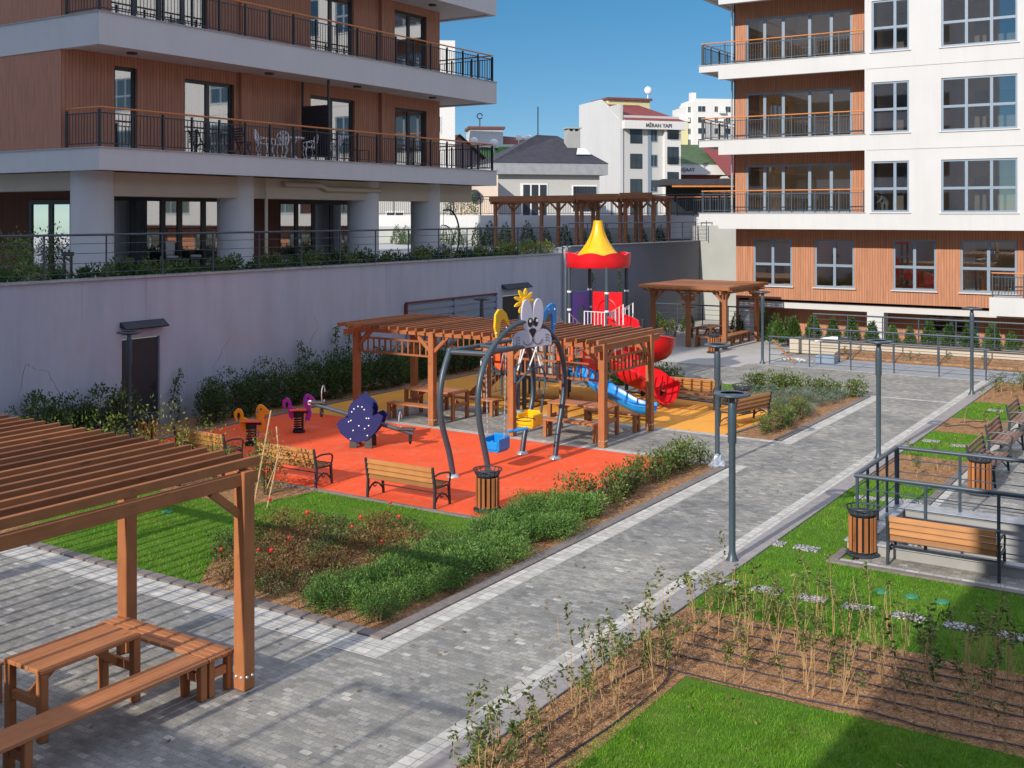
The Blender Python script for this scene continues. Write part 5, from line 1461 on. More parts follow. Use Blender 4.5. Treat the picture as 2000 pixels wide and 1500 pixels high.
# ---------------------------------------------------------------- drip hoses in the soil
def hose(label, pts):
    b = MB(); b.tube([Vector(p) + Vector((0, 0, rnd.uniform(-.004, .006))) for p in spline(pts, 5)], .0095, 6)
    o = b.build('drip_hose', M['hose'], smooth=True); tag(o, label, 'hose', 'black drip hoses across the bare bed')
for k, (ya, yb) in enumerate([(12.12, 12.3), (12.55, 12.72), (12.95, 13.05), (13.3, 13.35), (13.65, 13.7), (13.95, 14.02)]):
    hose('thin dark drip hose laid lengthwise over the bare brown bed in the foreground', [(-6.0 + .06*k, ya + .02, .028)] + [(-6.0 + .55*i + .06*k, ya + (yb - ya)*i/8 + rnd.uniform(-.05, .05), .024) for i in range(1, 10)])
hose('dark drip hose curving along the soil strip beside the path kerb', [(-6.1, 7.5, .02), (-6.1, 9, .022), (-6.05, 10.5, .03), (-6.0, 11.6, .03), (-5.9, 12.2, .03)])
hose('dark drip hose at the edge of the foreground lawn, nearest the grass', [(-5.55, 7.5, .02), (-5.62, 9.2, .022), (-5.52, 10.5, .025), (-5.5, 11.6, .03), (-5.6, 12.1, .03)])
hose('looped drip hose lying on the soil patch of the side lawn', [(-6.2, 30.0, .02), (-5.8, 30.5, .02), (-5.5, 30.2, .03), (-5.2, 30.9, .02), (-5.6, 31.2, .02), (-6.0, 30.8, .02)])

# ---------------------------------------------------------------- terrace furniture of the left building
tc = thing('wicker_chair', 'dark wicker chair with white cushion at the terrace table', 'chair', (-29.8, 23.6, 3.64), R(80), 'wicker chairs around the terrace table')
b = MB(); b.box(-.25, .25, -.25, .25, .36, .42); b.box(-.25, .25, -.27, -.22, .4, .92); b.box(-.28, -.23, -.25, .25, .4, .66); b.box(.23, .28, -.25, .25, .4, .66)
for x in (-.23, .23):
    for y in (-.23, .23): b.box(x - .025, x + .025, y - .025, y + .025, 0, .37)
b.build('frame', M['wicker'], tc, bevel=.015)
b = MB(); b.box(-.2, .2, -.2, .22, .42, .5); b.box(-.2, .2, -.22, -.12, .5, .96); b.build('cushion', M['cushion'], tc, bevel=.03)
for x, y, a in ((-30.3, 24.6, 75), (-28.4, 23.9, 250), (-28.5, 24.9, 262), (-29.3, 22.7, 10)): dup(tc, (x, y, 3.64), R(a))
tt = thing('terrace_table', 'dark outdoor dining table on the ground terrace between the columns', 'table', (-29.4, 24.2, 3.64))
b = MB(); b.box(-.45, .45, -.9, .9, .7, .74); b.build('table_top', M['wicker'], tt, bevel=.01)
for x in (-.4, .4):
    for y in (-.85, .85):
        b = MB(); b.box(x - .03, x + .03, y - .03, y + .03, 0, .7); b.build('leg', M['wicker'], tt)
eg = thing('hanging_egg_chair', 'hanging egg chair of dark wicker on a curved stand under the terrace', 'chair', (-27.0, 36.6, 3.64))
b = MB(); b.tube(spline([(.5, 0, .03), (.75, 0, .6), (.75, 0, 1.4), (.45, 0, 1.95), (0, 0, 2.0)], 6), .035, 10); b.tube(arc((0.2, 0, .03), .5, 0, 360, 20, 'xy'), .03, 8); b.build('stand', M['black_rail'], eg, smooth=True)
b = MB()
for k in range(10):
    a = PI*k/10
    b.tube([(.42*math.sin(t)*math.cos(a), .42*math.sin(t)*math.sin(a), .85 - .55*math.cos(t)) for t in [PI*i/14 for i in range(4, 15)]] , .012, 5)
for z in (.4, .6, .8, 1.0, 1.2): 
    r = .42*math.sqrt(max(.05, 1 - ((z - .85)/.55)**2)); b.tube(arc((0, 0, z), r, 60, 330, 16, 'xy'), .01, 5)
b.tube([(0, 0, 1.4), (0, 0, 2.0)], .01, 5); b.build('basket', M['wicker'], eg, smooth=True)
b = MB(); b.sphere((0, 0, .5), .33, 12, 7, (1, 1, .45)); b.build('cushion', M['cushion'], eg, smooth=True)
bl = thing('bollard_lamp', 'short black bollard lamp in the terrace planting by the first column', 'lamp', (-24.2, 17.2, 3.66))
b = MB(); b.box(-.02, .02, -.12, -.08, 0, .75); b.box(-.02, .02, .08, .12, 0, .75); b.box(-.05, .05, -.14, .14, .75, .85); b.build('frame', M['black_rail'], bl)
b = MB(); b.box(-.03, .03, -.03, .03, 0, .6); b.build('lens', M['galv'], bl)
# white ornate set on the first-floor balcony
def lace_chair():
    t = thing('lace_chair', 'white ornate cast-metal chair on the first-floor balcony', 'chair', (-25.3, 24.9, 7.2), 0, 'white ornate chairs around the balcony table')
    b = MB(); b.lathe([(.2, .42), (.22, .43), (.22, .45), (.2, .455)], 14); b.build('seat', M['white_metal'], t, smooth=True)
    for k in range(4):
        a = PI/4 + k*PI/2; c, s = math.cos(a), math.sin(a)
        b = MB(); b.tube(spline([(c*.17, s*.17, .43), (c*.24, s*.24, .28), (c*.18, s*.18, .1), (c*.25, s*.25, 0)], 4), .022, 6); b.build('leg', M['white_metal'], t, smooth=True)
    b = MB(); b.tube(spline([(-.2, -.1, .43), (-.22, -.2, .6), (-.17, -.24, .8), (0, -.26, .88), (.17, -.24, .8), (.22, -.2, .6), (.2, -.1, .43)], 4), .02, 6)
    for x in (-.1, 0, .1):
        b.tube(spline([(x*.6, -.19, .46), (x*1.3, -.22, .6), (x*.4, -.24, .7), (x, -.25, .84)], 4), .016, 5); b.tube([(x + .05*math.cos(q), -.235, .63 + .05*math.sin(q)) for q in [R(40*i) for i in range(9)]], .012, 5)
    b.tube(spline([(-.2, -.15, .6), (-.25, .0, .64), (-.22, .15, .58), (-.2, .12, .45)], 4), .016, 5); b.tube(spline([(.2, -.15, .6), (.25, .0, .64), (.22, .15, .58), (.2, .12, .45)], 4), .016, 5)
    b.build('lacework_back', M['white_metal'], t, smooth=True)
    return t
lc = lace_chair(); lc.rotation_euler = (0, 0, R(-60))
for x, y, a in ((-25.2, 25.5, 200), (-25.35, 27.0, 150), (-25.25, 28.0, 110)): dup(lc, (x, y, 7.2), R(a))
lt = thing('lace_table', 'white ornate round table on the first-floor balcony among white chairs', 'table', (-25.5, 26.3, 7.2))
b = MB(); b.lathe([(.42, .68), (.44, .7), (.44, .73), (.4, .74)], 22); b.build('table_top', M['white_metal'], lt, smooth=True)
for k in range(3):
    a = k*2*PI/3; c, s = math.cos(a), math.sin(a)
    b = MB(); b.tube(spline([(c*.3, s*.3, .7), (c*.12, s*.12, .45), (c*.14, s*.14, .2), (c*.32, s*.32, 0)], 5), .025, 6); b.build('leg', M['white_metal'], lt, smooth=True)
st_ = thing('folding_chair', 'dark slatted folding chair left of the white balcony set', 'chair', (-25.4, 24.1, 7.2))
b = MB()
for x in (-.2, .2): b.bar((x, -.2, 0), (x, .2, .45), .03, .03); b.bar((x, .2, 0), (x, -.22, .9), .03, .03)
for i in range(5): b.box(-.2, .2, -.21 + .005*i, -.18 + .005*i, .5 + .08*i, .55 + .08*i)
b.box(-.2, .2, -.15, .2, .43, .46); b.build('frame', M['dark_frame'], st_)
sd = thing('side_table', 'small brown side table right of the louvred screen on the balcony', 'table', (-25.2, 29.3, 7.2))
b = MB(); b.box(-.22, .22, -.3, .3, .45, .48)
for x in (-.2, .2):
    for y in (-.28, .28): b.box(x - .015, x + .015, y - .015, y + .015, 0, .45)
b.build('frame', M['wood_y'], sd)

# ---------------------------------------------------------------- pergolas on the upper terrace
for (label, xs, zr) in (('dark brown pergola on the upper terrace, leftmost of the three, in the shade', [-34.6, -31.6, -29.4], 0), ('dark brown pergola on the upper terrace, middle of the three', [-29.1, -26.8], .06), ('brown pergola on the upper terrace, right one with a sunlit roof edge', [-24.9 - 1.6, -24.9 + .0], .1)):
    pg = pergola(label, xs, [51.8, 53.6], (xs[0] - .13, xs[-1] + .13, 51.4, 54.0), 2.5 + zr, .3, .16, 'pergolas on the upper terrace', zb=3.72, bevel=0)
    o_ = pg; b = MB(); b.box(xs[0] - .13, xs[-1] + .13, 51.34, 51.39, 3.72 + 2.48 + zr, 3.72 + 2.78 + zr); wb_(b, 'fascia', M['wood_x'], o_)

# ---------------------------------------------------------------- buildings beyond the garden
CF = Vector((-math.sin(R(32.9)), math.cos(R(32.9)), 0)); CR = Vector((math.cos(R(32.9)), math.sin(R(32.9)), 0))
def site(lat, dist): return CR*lat + CF*dist     # a place in the town, metres right of / ahead of the viewpoint
def house(name, label, lat, dist, rz, z0=5.36): 
    p = site(lat, dist); return thing(name, label, 'house' if 'house' in name else 'building', (p.x, p.y, z0), R(32.9) + rz)
def grid_windows(par, y, x0, x1, cols, z0, rows, dz, w, h, frame='white_metal', nx=None):
    """each window a frame part with its pane; local facade plane y"""
    nx = nx or cols
    for r in range(rows):
        for c in range(cols):
            x = x0 + (x1 - x0)*(c + .5)/cols; z = z0 + dz*r
            b = MB(); b.box(x - w/2 - .08, x + w/2 + .08, y - .06, y - .005, z - .08, z + h + .08); o = b.build('window', M[frame], par)
            b = MB()
            b.box(x - w/2, x - .03, y - .07, y - .055, z, z + h); b.box(x + .03, x + w/2, y - .07, y - .055, z, z + h); b.build('pane', M['farglass'], o)
M['lettergrey'] = plain('grey sign letters', (.1, .1, .105, 1), .6)
def lettering(txt, par, loc, size, m, rz=0, depth=.02):
    cu = bpy.data.curves.new('lettering', 'FONT'); cu.body = txt; cu.size = size; cu.extrude = depth; cu.align_x = 'CENTER'; cu.offset = size*.018
    tmp = bpy.data.objects.new('lettering_tmp', cu); COL.objects.link(tmp)
    bpy.context.view_layer.update()
    me = bpy.data.meshes.new_from_object(tmp.evaluated_get(bpy.context.evaluated_depsgraph_get()))
    me.transform(Matrix.Translation(loc) @ Matrix.Rotation(rz, 4, 'Z') @ Matrix.Rotation(R(90), 4, 'X'))
    bpy.data.objects.remove(tmp); me.materials.clear(); me.materials.append(m)
    o = bpy.data.objects.new('sign_lettering', me); COL.objects.link(o); setp(o, par); return o
M['darktile'] = plain('dark slate roof', (.035, .035, .045, 1), .8, .25, 2)
M['redtile'] = plain('dull red roof sheet', (.2, .04, .035, 1), .7, .15, 3)
M['greenroof'] = plain('green roof sheet', (.13, .3, .08, 1), .7, .2, 2)
M['olive'] = plain('dark green roof tiles', (.06, .1, .04, 1), .8, .2, 2)
M['tile_org'] = plain('orange clay roof tiles', (.45, .13, .06, 1), .8, .2, 4)
M['pinkwall'] = plain('mauve house render', (.33, .24, .24, 1), .85, .06)
M['brick_red'] = plain('dark red brick', (.16, .045, .04, 1), .85, .15, 5)
M['yellowwall'] = plain('pale yellow render', (.6, .55, .3, 1), .85, .06)
M['offwhite'] = plain('off white town render', (.66, .65, .62, 1), .85, .05)
M['greywall2'] = plain('pale grey town render', (.5, .5, .48, 1), .85, .05)

# house with the dark hipped roof
h1 = house('house', 'grey house with a dark hipped slate roof and chimney beyond the terrace fence', 2.9, 88, R(14))
b = MB(); b.box(-4.2, 4.2, 0, 8, -1, 3.3); b.build('wall', M['greywall2'], h1)
b = MB(); b.box(-4.75, 4.75, -.5, 8.5, 3.3, 4.2); b.build('eaves', plain('blue grey eaves band', (.3, .32, .34, 1), .8, .15, 2), h1)
b = MB(); b.add([(-4.8, -.55, 4.2), (4.8, -.55, 4.2), (4.8, 8.55, 4.2), (-4.8, 8.55, 4.2), (.0, 3.6, 6.7), (2.0, 4.4, 6.7)], [(0, 1, 5, 4), (1, 2, 5), (2, 3, 4, 5), (3, 0, 4), (3, 2, 1, 0)]); rf = b.build('roof', M['darktile'], h1)
b = MB(); b.box(2.2, 3.3, 2.2, 3.2, 5.0, 6.95); b.box(2.1, 3.4, 2.1, 3.3, 7.15, 7.25)
for x in (2.25, 2.7, 3.15): b.box(x, x + .12, 2.2, 3.2, 6.95, 7.15)
b.build('chimney', M['grey_wall'], rf)
b = MB(); b.tube([(.1, 3.6, 6.6), (.1, 3.6, 9.0)], .05, 6); b.build('antenna_pole', M['iron'], rf)
b = MB(); b.add([(2.5, .7, 4.98), (3.7, .7, 4.98), (3.6, 1.7, 5.5), (2.9, 1.7, 5.55)], [(0, 1, 2, 3)]); b.build('roof_patch', M['cushion'], rf)
b = MB(); b.box(-2.3, -.1, -.05, .0, .0, 2.6); w1 = b.build('door_frame', M['white_metal'], h1)
b = MB()
for i in range(3): b.box(-2.1 + i*.68, -1.55 + i*.68, -.07, -.04, .1, 2.5)
b.build('pane', M['farglass'], w1)
b = MB(); b.box(1.9, 4.0, -.04, .0, .3, 2.5); w2 = b.build('window', M['white_metal'], h1)
b = MB(); b.box(2.0, 3.9, -.06, -.03, .4, 2.4); b.build('pane', M['farglass'], w2)
b = MB()
for i in range(9): b.box(2.0 + i*.235, 2.03 + i*.235, -.09, -.06, .4, 2.4)
for i in range(8): b.box(2.0, 3.9, -.09, -.065, .45 + i*.27, .48 + i*.27)
b.build('window_grille', M['rail'], w2)
# white building with the name on its cornice
h2 = house('apartment_building', 'narrow white four-storey building with a red roof and lettering on its cornice', 14.75, 122, R(18))
b = MB(); b.box(-2.9, 3.9, 0, 9, -2, 11.0); b.box(-3.2, -2.9, -.1, 11, -2, 12.2); b.build('wall', M['greywall2'], h2)
b = MB(); b.add([(-3.25, -.15, -2), (-3.25, 12, -2), (-3.25, 12, 13.2), (-3.25, 5.5, 13.2), (-3.25, -.15, 10.4), (-2.9, -.15, -2), (-2.9, 12, -2), (-2.9, 12, 13.2), (-2.9, 5.5, 13.2), (-2.9, -.15, 10.4)],
      [(0, 1, 2, 3, 4), (9, 8, 7, 6, 5), (0, 4, 9, 5), (4, 3, 8, 9), (3, 2, 7, 8), (2, 1, 6, 7)]); b.build('gable_wall', M['white'], h2)
b = MB(); b.box(-3.0, 4.4, -.8, 0, 9.5, 10.4); b.build('cornice', M['offwhite'], h2)
b = MB(); b.add([(-2.9, -.8, 10.41), (4.4, -.8, 10.41), (4.4, 9, 10.41), (-2.9, 9, 10.41), (-2.9, 5.2, 13.0), (.2, 5.2, 13.0)], [(0, 1, 5, 4), (1, 2, 5), (2, 3, 4, 5)]); b.build('roof', M['redtile'], h2)
b = MB(); b.box(-2.8, 2.3, 4.2, 9, 11, 13.1); b.build('attic', M['yellowwall'], h2)
b = MB(); b.box(-3.0, 2.5, 3.9, 9, 13.1, 13.35); b.build('attic_roof', M['brown_roof'], h2)
b = MB(); b.sphere((2.1, 4.2, 14.3), .45, 12, 7, (1, .3, 1)); b.tube([(2.1, 4.3, 13.3), (2.1, 4.3, 14.2)], .06, 6); b.build('satellite_dish', M['white_metal'], h2, smooth=True)
lettering('MİRAN YAPI', h2, (1.05, -.82, 9.72), .56, M['lettergrey'], 0, .03)
grid_windows(h2, 0, -2.6, -.0, 1, -.2, 4, 2.75, 1.25, 1.45, 'dark_frame')
grid_windows(h2, 0, .1, 1.5, 1, 0, 4, 2.75, .7, 1.2, 'frame')
b = MB(); b.box(1.9, 3.85, -.5, 0, .2, 9.5); b.build('bay', M['offwhite'], h2)
b = MB(); b.box(.1, .55, -.05, 0, -2, 9.5); b.build('dark_strip', M['frame'], h2)
grid_windows(h2, -.5, 1.9, 3.85, 1, .3, 4, 2.75, 1.2, 1.75, 'dark_frame')
for r in range(4):
    b = MB()
    for i in range(12): b.box(2.15 + .13*i, 2.18 + .13*i, -.8, -.77, .3 + 2.75*r, 1.0 + 2.75*r)
    b.box(2.1, 3.7, -.8, -.76, .98 + 2.75*r, 1.04 + 2.75*r); b.build('balcony_grille', M['black_rail'], h2)
# house with a green roof, next to it
h3 = house('house', 'dark red brick house with a green roof and lettered fascia, right of the lettered building', 24.6, 140, R(10))
b = MB(); b.box(-5, 4.5, 0, 8, -4, 5.2); b.build('wall', M['brick_red'], h3)
b = MB(); b.box(-5.2, 2.4, -.8, 8, 5.2, 6.5); b.build('fascia', M['offwhite'], h3)
b = MB(); b.add([(-5.3, -.9, 6.5), (2.5, -.9, 6.5), (1.2, 5, 9.3), (-5.3, 5, 9.3)], [(0, 1, 2, 3)]); b.add([(2.5, -.9, 6.5), (1.2, 5, 9.3), (2.7, 5, 9.3)], [(0, 2, 1)]); b.build('roof', M['olive'], h3)
b = MB(); b.box(-5, -2.5, 4, 8, 9.3, 12.5); b.build('attic', M['greenroof'], h3)
lettering('İNŞAAT', h3, (-3.2, -.83, 5.6), .62, M['lettergrey'], 0, .03)
grid_windows(h3, 0, -1.6, 1.4, 1, 1.6, 1, 3, 1.7, 2.4)
h4 = house('house', 'house with a dull red roof and a small wooden porch beside the white building corner', 29.5, 138, R(10))
b = MB(); b.box(-3, 7, 0, 8, -4, 5.0); b.build('wall', M['offwhite'], h4)
b = MB(); b.add([(-3.4, -1, 5), (7, -1, 5), (7, 5, 8.8), (-4.6, 5, 8.8)], [(0, 1, 2, 3)]); b.build('roof', M['redtile'], h4)
b = MB(); b.box(-5.6, 7, -5, 0, -4, 1.0); b.build('lower_wall', M['brick_red'], h4)
b = MB(); b.box(-5.2, -4.95, -5, -4.8, 1, 4.2); b.box(-2.6, -2.35, -5, -4.8, 1, 4.2); b.box(-5.5, 1, -5.4, -1, 4.2, 4.5); b.build('porch', M['wood_z'], h4)
b = MB(); b.box(-7.5, 7, -7, -4.9, -.6, .7); b.build('white_parapet', M['white'], h4)
cn = house('canopy', 'dark flat canopy roof behind the steel-blue railing near the white building', 13.2, 74, 0)
b = MB(); b.box(-3.2, 6, 0, 5, 2.1, 2.5); b.build('roof', M['darktile'], cn)
b = MB(); b.box(-2.6, 6, -.06, 0, 1.96, 2.07); b.build('edge_trim', M['orange_rail'], cn)
b = MB(); b.box(-2.6, 6, 2.8, 3, -.5, 2.1); b.build('back_panel', M['dark_frame'], cn)
# far towers
h5 = house('tower_block', 'distant pale high-rise with many dark windows behind the white building', 52.5, 300, R(8))
b = MB(); b.box(-3.2, 14, 0, 14, -10, 31.6); b.box(-5.6, -3.2, 2, 14, -10, 29.6); b.box(-3.6, 1.5, -.05, 14, -10, 30.8); b.build('wall', M['offwhite'], h5)
b = MB(); b.box(-6.6, -4.8, 1.8, 12, -10, 25.5); b.build('yellow_side', M['yellowwall'], h5)
b = MB(); b.box(-7.4, -4.4, 1.5, 12, 25.5, 26.3); b.box(-3.6, -2.2, 3, 5, 29.6, 33.5); b.build('roof_edge', M['offwhite'], h5)
for (x0_, x1_, n_, w_, yy) in ((-5.4, -3.4, 1, .7, 2.0), (-3.0, -.2, 1, 2.0, -.05), (1.7, 3.2, 1, .9, 0), (4.5, 7.0, 1, 1.4, 0), (7.4, 10, 1, .8, 0)):
    grid_windows(h5, yy, x0_, x1_, n_, 1.5, 10, 2.95, w_, 1.5, 'offwhite')
b = MB()
for r in range(10): b.box(3.2, 4.9, -.9, 0, 1.1 + 2.95*r, 1.9 + 2.95*r)
b.build('balcony_fronts', M['offwhite'], h5)
# roofs left of the slate house
h6 = house('house', 'house with green sheet roof, white attic box and satellite dishes', -1.0, 112, R(8))
b = MB(); b.box(-3.6, 4.4, 0, 8, -3, 5.4); b.build('wall', M['offwhite'], h6)
b = MB(); b.add([(-3.8, -.4, 5.4), (4.8, -.4, 5.4), (4.8, 2, 6.8), (-2.6, 2, 6.8)], [(0, 1, 2, 3)]); b.box(-.2, 4.6, .0, 4, 5.6, 7.0); b.build('roof', M['greenroof'], h6)
b = MB(); b.box(-2.0, 4.8, 1.8, 6, 7.0, 7.35); b.build('roof_edge', M['offwhite'], h6)
b = MB(); b.box(-2.9, .5, 3, 7, 5.4, 9.0); at_ = b.build('attic', M['white'], h6)
b = MB(); b.box(-3.1, .7, 2.8, 7, 9.0, 9.25); b.build('attic_roof', M['brown_roof'], at_)
b = MB(); b.add([(.5, 3, 7.36), (4.9, 3, 7.36), (3.2, 4.5, 8.2), (.5, 4.5, 8.4)], [(0, 1, 2, 3)]); b.build('rear_roof', M['brown_roof'], h6)
for (x, y, z, r) in ((2.0, 2, 8.1, .34), (3.0, 2, 8.05, .34), (-.9, -.8, 7.3, .42), (-.2, -.8, 5.2, .45), (-2.9, -.8, 7.5, .38)):
    b = MB(); b.sphere((x, y, z), r, 12, 6, (1, .35, 1)); b.tube([(x, y + .1, z), (x, y + .2, z - .9)], .04, 5); b.build('satellite_dish', M['white_metal'], h6, smooth=True)
b = MB(); b.tube(arc((-1.8, 4, 10.4), .28, 0, 330, 12), .06, 6); b.tube([(-1.8, 4, 9.2), (-1.8, 4, 10.1)], .06, 6); b.build('roof_aerial', M['iron'], at_)
h7 = house('house', 'mauve house with an orange tiled gable roof behind the balcony corner', -4.2, 100, R(20))
b = MB(); b.box(-3, 2.2, 0, 8, -4, 4.6); b.add([(-3, 0, 4.6), (2.2, 0, 4.6), (-.6, 0, 7.2)], [(0, 1, 2)]); b.build('wall', M['pinkwall'], h7)
b = MB(); b.add([(-.6, -.4, 7.35), (2.8, -.4, 4.5), (2.8, 8, 4.5), (-.6, 8, 7.35)], [(0, 1, 2, 3)]); b.add([(-.6, -.4, 7.35), (-3.4, -.4, 4.5), (-3.4, 8, 4.5), (-.6, 8, 7.35)], [(0, 3, 2, 1)]); b.build('roof', M['tile_org'], h7)
grid_windows(h7, 0, -.5, 2.2, 1, -.2, 1, 3, .9, 1.4)
h8 = house('apartment_building', 'tall off-white building edge right behind the left balconies', -6.2, 95, R(6))
b = MB(); b.box(-6, 1.35, 0, 10, -4, 15); b.build('wall', M['offwhite'], h8)
grid_windows(h8, 0, -1.6, 1.0, 1, 1, 4, 3.1, .8, 1.3)
h9 = house('house', 'grey house with white windows seen under the terrace between the columns', -8.2, 82, R(12))
b = MB(); b.box(-7, 3.8, 0, 8, -4, 3.4); b.build('wall', M['greywall2'], h9)
grid_windows(h9, 0, -1.4, 2.6, 2, -1.2, 1, 3, 1.2, 1.5)
h10 = house('house', 'cream house front with a black satellite dish left of the slate-roofed house', -2.6, 80, R(4))
b = MB(); b.box(-1.5, 1.6, 0, 8, -4, 3.0); b.build('wall', plain('pinkish cream render', (.66, .55, .45, 1), .85, .06), h10)
b = MB(); b.sphere((-.1, -.3, 1.5), .45, 12, 6, (1, .35, 1)); b.tube([(-.1, -.1, 1.5), (-.1, 0, 1.2)], .04, 5); b.build('satellite_dish', M['iron'], h10, smooth=True)

# ---------------------------------------------------------------- the estate's other blocks, behind and left of the viewpoint: they shade the court
def block(label, x0, x1, y0, y1, h, bands):
    t = thing('apartment_building', label, 'building', (x0, y0, 0))
    b = MB(); b.box(x0, x1, y0, y1, -.02, h); wb_(b, 'wall', M['white'], t)
    b = MB()
    for z in bands: b.box(x0 + 1.2, x1 - 1.2, y1 + .01, y1 + .05, z, z + 1.5)
    wb_(b, 'window_band', M['farglass'], t)
    return t
block('tall white apartment block standing behind the viewpoint', -3.86, 26, -16, -1.2, 13.2, [6.5, 9.8])
block('low white wing with roof terrace behind the viewpoint', -19.0, -3.88, -16, -1.5, 4.75, [1.2])
block('tall white apartment block left behind the big pergola', -58, -20.2, -30, -12, 30.0, [3, 6, 9, 12, 15, 18, 21])
fw3 = Face((0, -1.62), (1, 0), (0, 1))
horiz_rail('roof_railing', 'railing on the roof terrace of the low wing behind the viewpoint', fw3, -8.9, -6.9, 4.75, 1.05, 2, 1.0, .03)

# fallen leaves and bits blown over paving, rubber and lawn
P = []
for (x0_, x1_, y0_, y1_, n_) in ((-13, -7, 5, 10.8, 60), (-8.7, -7, 11, 33, 150), (-21, -10.7, 16.6, 22.5, 110), (-21, -10.6, 26, 30, 70), (-20, -9.2, 23, 25.6, 40), (-6.2, -2, 8, 17, 130), (-17, -11, 11.4, 16, 70), (-4.5, -2, 21, 30, 40)):
    for _ in range(n_): P.append((rnd.uniform(x0_, x1_), rnd.uniform(y0_, y1_)))
v = []; 
for (x, y) in P:
    a = rnd.uniform(0, 6.28); l_ = rnd.uniform(.02, .05); w2 = l_*rnd.uniform(.25, .45); z = .012 + (.045 if x > -6.3 and y < 17.2 else 0)
    c_, s_ = math.cos(a), math.sin(a)
    v += [(x - c_*l_, y - s_*l_, z), (x + s_*w2, y - c_*w2, z + rnd.uniform(0, .015)), (x + c_*l_, y + s_*l_, z + rnd.uniform(0, .02)), (x - s_*w2, y + c_*w2, z + .004)]
tag(npmesh('fallen_leaves', v, np.arange(len(v)).reshape(-1, 4), mk_leaf('dry fallen leaf', (.2, .12, .04, 1), (.4, .3, .1, 1), tr=.1)), 'dry fallen leaves scattered over the paving and play surfaces', 'leaves', None, 'stuff')

# clods and stones lying on the bare soil
oct_ = np.array([(1, 0, 0), (0, 1, 0), (-1, 0, 0), (0, -1, 0), (0, 0, 1), (0, 0, -1)], float)
of_ = np.array([(0, 1, 4), (1, 2, 4), (2, 3, 4), (3, 0, 4), (1, 0, 5), (2, 1, 5), (3, 2, 5), (0, 3, 5)])
V = []; Fc = []; k_ = 0
for (x0_, x1_, y0_, y1_, n_) in ((-6.3, -1.6, 12.12, 14.25, 1500), (-6.3, -5.55, 7.5, 12.1, 700), (-13.3, -9.4, 11.35, 14.6, 700), (-10.4, -9.35, 17.4, 22.6, 350), (-6.3, -4.9, 23.5, 25.9, 200), (-10.3, -9.4, 26.1, 30, 150)):
    for _ in range(n_):
        r_ = .006 + .022*rnd.random()**3; q = oct_*r_*nrng.uniform(.6, 1.4, (6, 3))*np.array([1, 1, .7]) + np.array([rnd.uniform(x0_, x1_), rnd.uniform(y0_, y1_), .008])
        V.append(q); Fc.append(of_ + k_); k_ += 6
tag(npmesh('soil_clods', np.concatenate(V), np.concatenate(Fc), mk_soil('soil clod')), 'small clods and stones lying on the bare soil of the beds', 'clods', None, 'stuff')
# ---------------------------------------------------------------- plants
def leaves(pts, nrm, ln, wd, m, name, par=None, fold=0):
    """diamond leaves at pts, lengthwise along directions nrm"""
    n = len(pts); d = nrm / (np.linalg.norm(nrm, axis=1, keepdims=True) + 1e-9)
    r = nrng.normal(size=(n, 3)); s = np.cross(d, r); s /= (np.linalg.norm(s, axis=1, keepdims=True) + 1e-9)
    L = (ln * nrng.uniform(.6, 1.3, n))[:, None]; W = (wd * nrng.uniform(.7, 1.25, n))[:, None]
    v = np.zeros((n, 4, 3)); v[:, 0] = pts; v[:, 1] = pts + d*L*.45 + s*W/2; v[:, 2] = pts + d*L; v[:, 3] = pts + d*L*.45 - s*W/2
    return npmesh(name, v.reshape(-1, 3), np.arange(4*n).reshape(-1, 4), m, par)
def cloud(n, rx, ry, h, seed, lumps=7, z0=.04, shell=.55):
    """points of an uneven bushy mass: several overlapping lumps"""
    g = np.random.default_rng(seed); P = []; D = []
    cs = [(g.uniform(-.6, .6)*rx, g.uniform(-.6, .6)*ry, g.uniform(.3, .72)*h, g.uniform(.35, .62)) for _ in range(lumps)]
    k = n // lumps
    for (cx, cy, cz, s) in cs:
        u = g.normal(size=(k, 3)); u /= np.linalg.norm(u, axis=1, keepdims=True); r = g.uniform(shell, 1.05, k)[:, None]**.7
        p = u*r*np.array([rx*s, ry*s, h*.42*s/.5]) + np.array([cx, cy, cz]); P.append(p); D.append(u + g.normal(size=(k, 3))*.55 + np.array([0, 0, .35]))
    P = np.concatenate(P); D = np.concatenate(D); ok = P[:, 2] > z0
    return P[ok], D[ok]
def stems(b, n, h, spread, seed, r=.008, base=.04):
    g = random.Random(seed)
    for _ in range(n):
        a = g.uniform(0, 6.28); q = g.uniform(.2, 1)*spread
        b.tube(spline([(base*math.cos(a), base*math.sin(a), -.02), (q*.4*math.cos(a), q*.4*math.sin(a), h*.45), (q*math.cos(a + .3), q*math.sin(a + .3), h*g.uniform(.75, 1))], 3), [r*1.3]*3 + [r]*3 + [r*.4], 5)
    return b
def shrub(name, label, cat, group, loc, n, rx, ry, h, seed, ln, wd, m, lumps=7, st=7, s=1, rz=0, shell=.55):
    t = thing(name, label, cat, loc, rz, group)
    P, D = cloud(n, rx, ry, h, seed, lumps, shell=shell); leaves(P, D, ln, wd, m, 'foliage', t)
    stems(MB(), st, h*.8, min(rx, ry)*.7, seed).build('stems', M['trunk'], t)
    t.scale = (s, s, s); return t
def scatter(protos, spots, label=None, group=None, smin=.85, smax=1.2, flat=False):
    """first spot of each prototype moves the prototype itself, the rest are copies"""
    used = set()
    for i, (x, y, z) in enumerate(spots):
        p = protos[i % len(protos)]; s = rnd.uniform(smin, smax); a = rnd.uniform(0, 6.28)
        if id(p) not in used:
            used.add(id(p)); p.location = (x, y, z); p.rotation_euler = (0, 0, a); p.scale = (s, s, s)
        else: dup(p, (x, y, z), a, None, s)

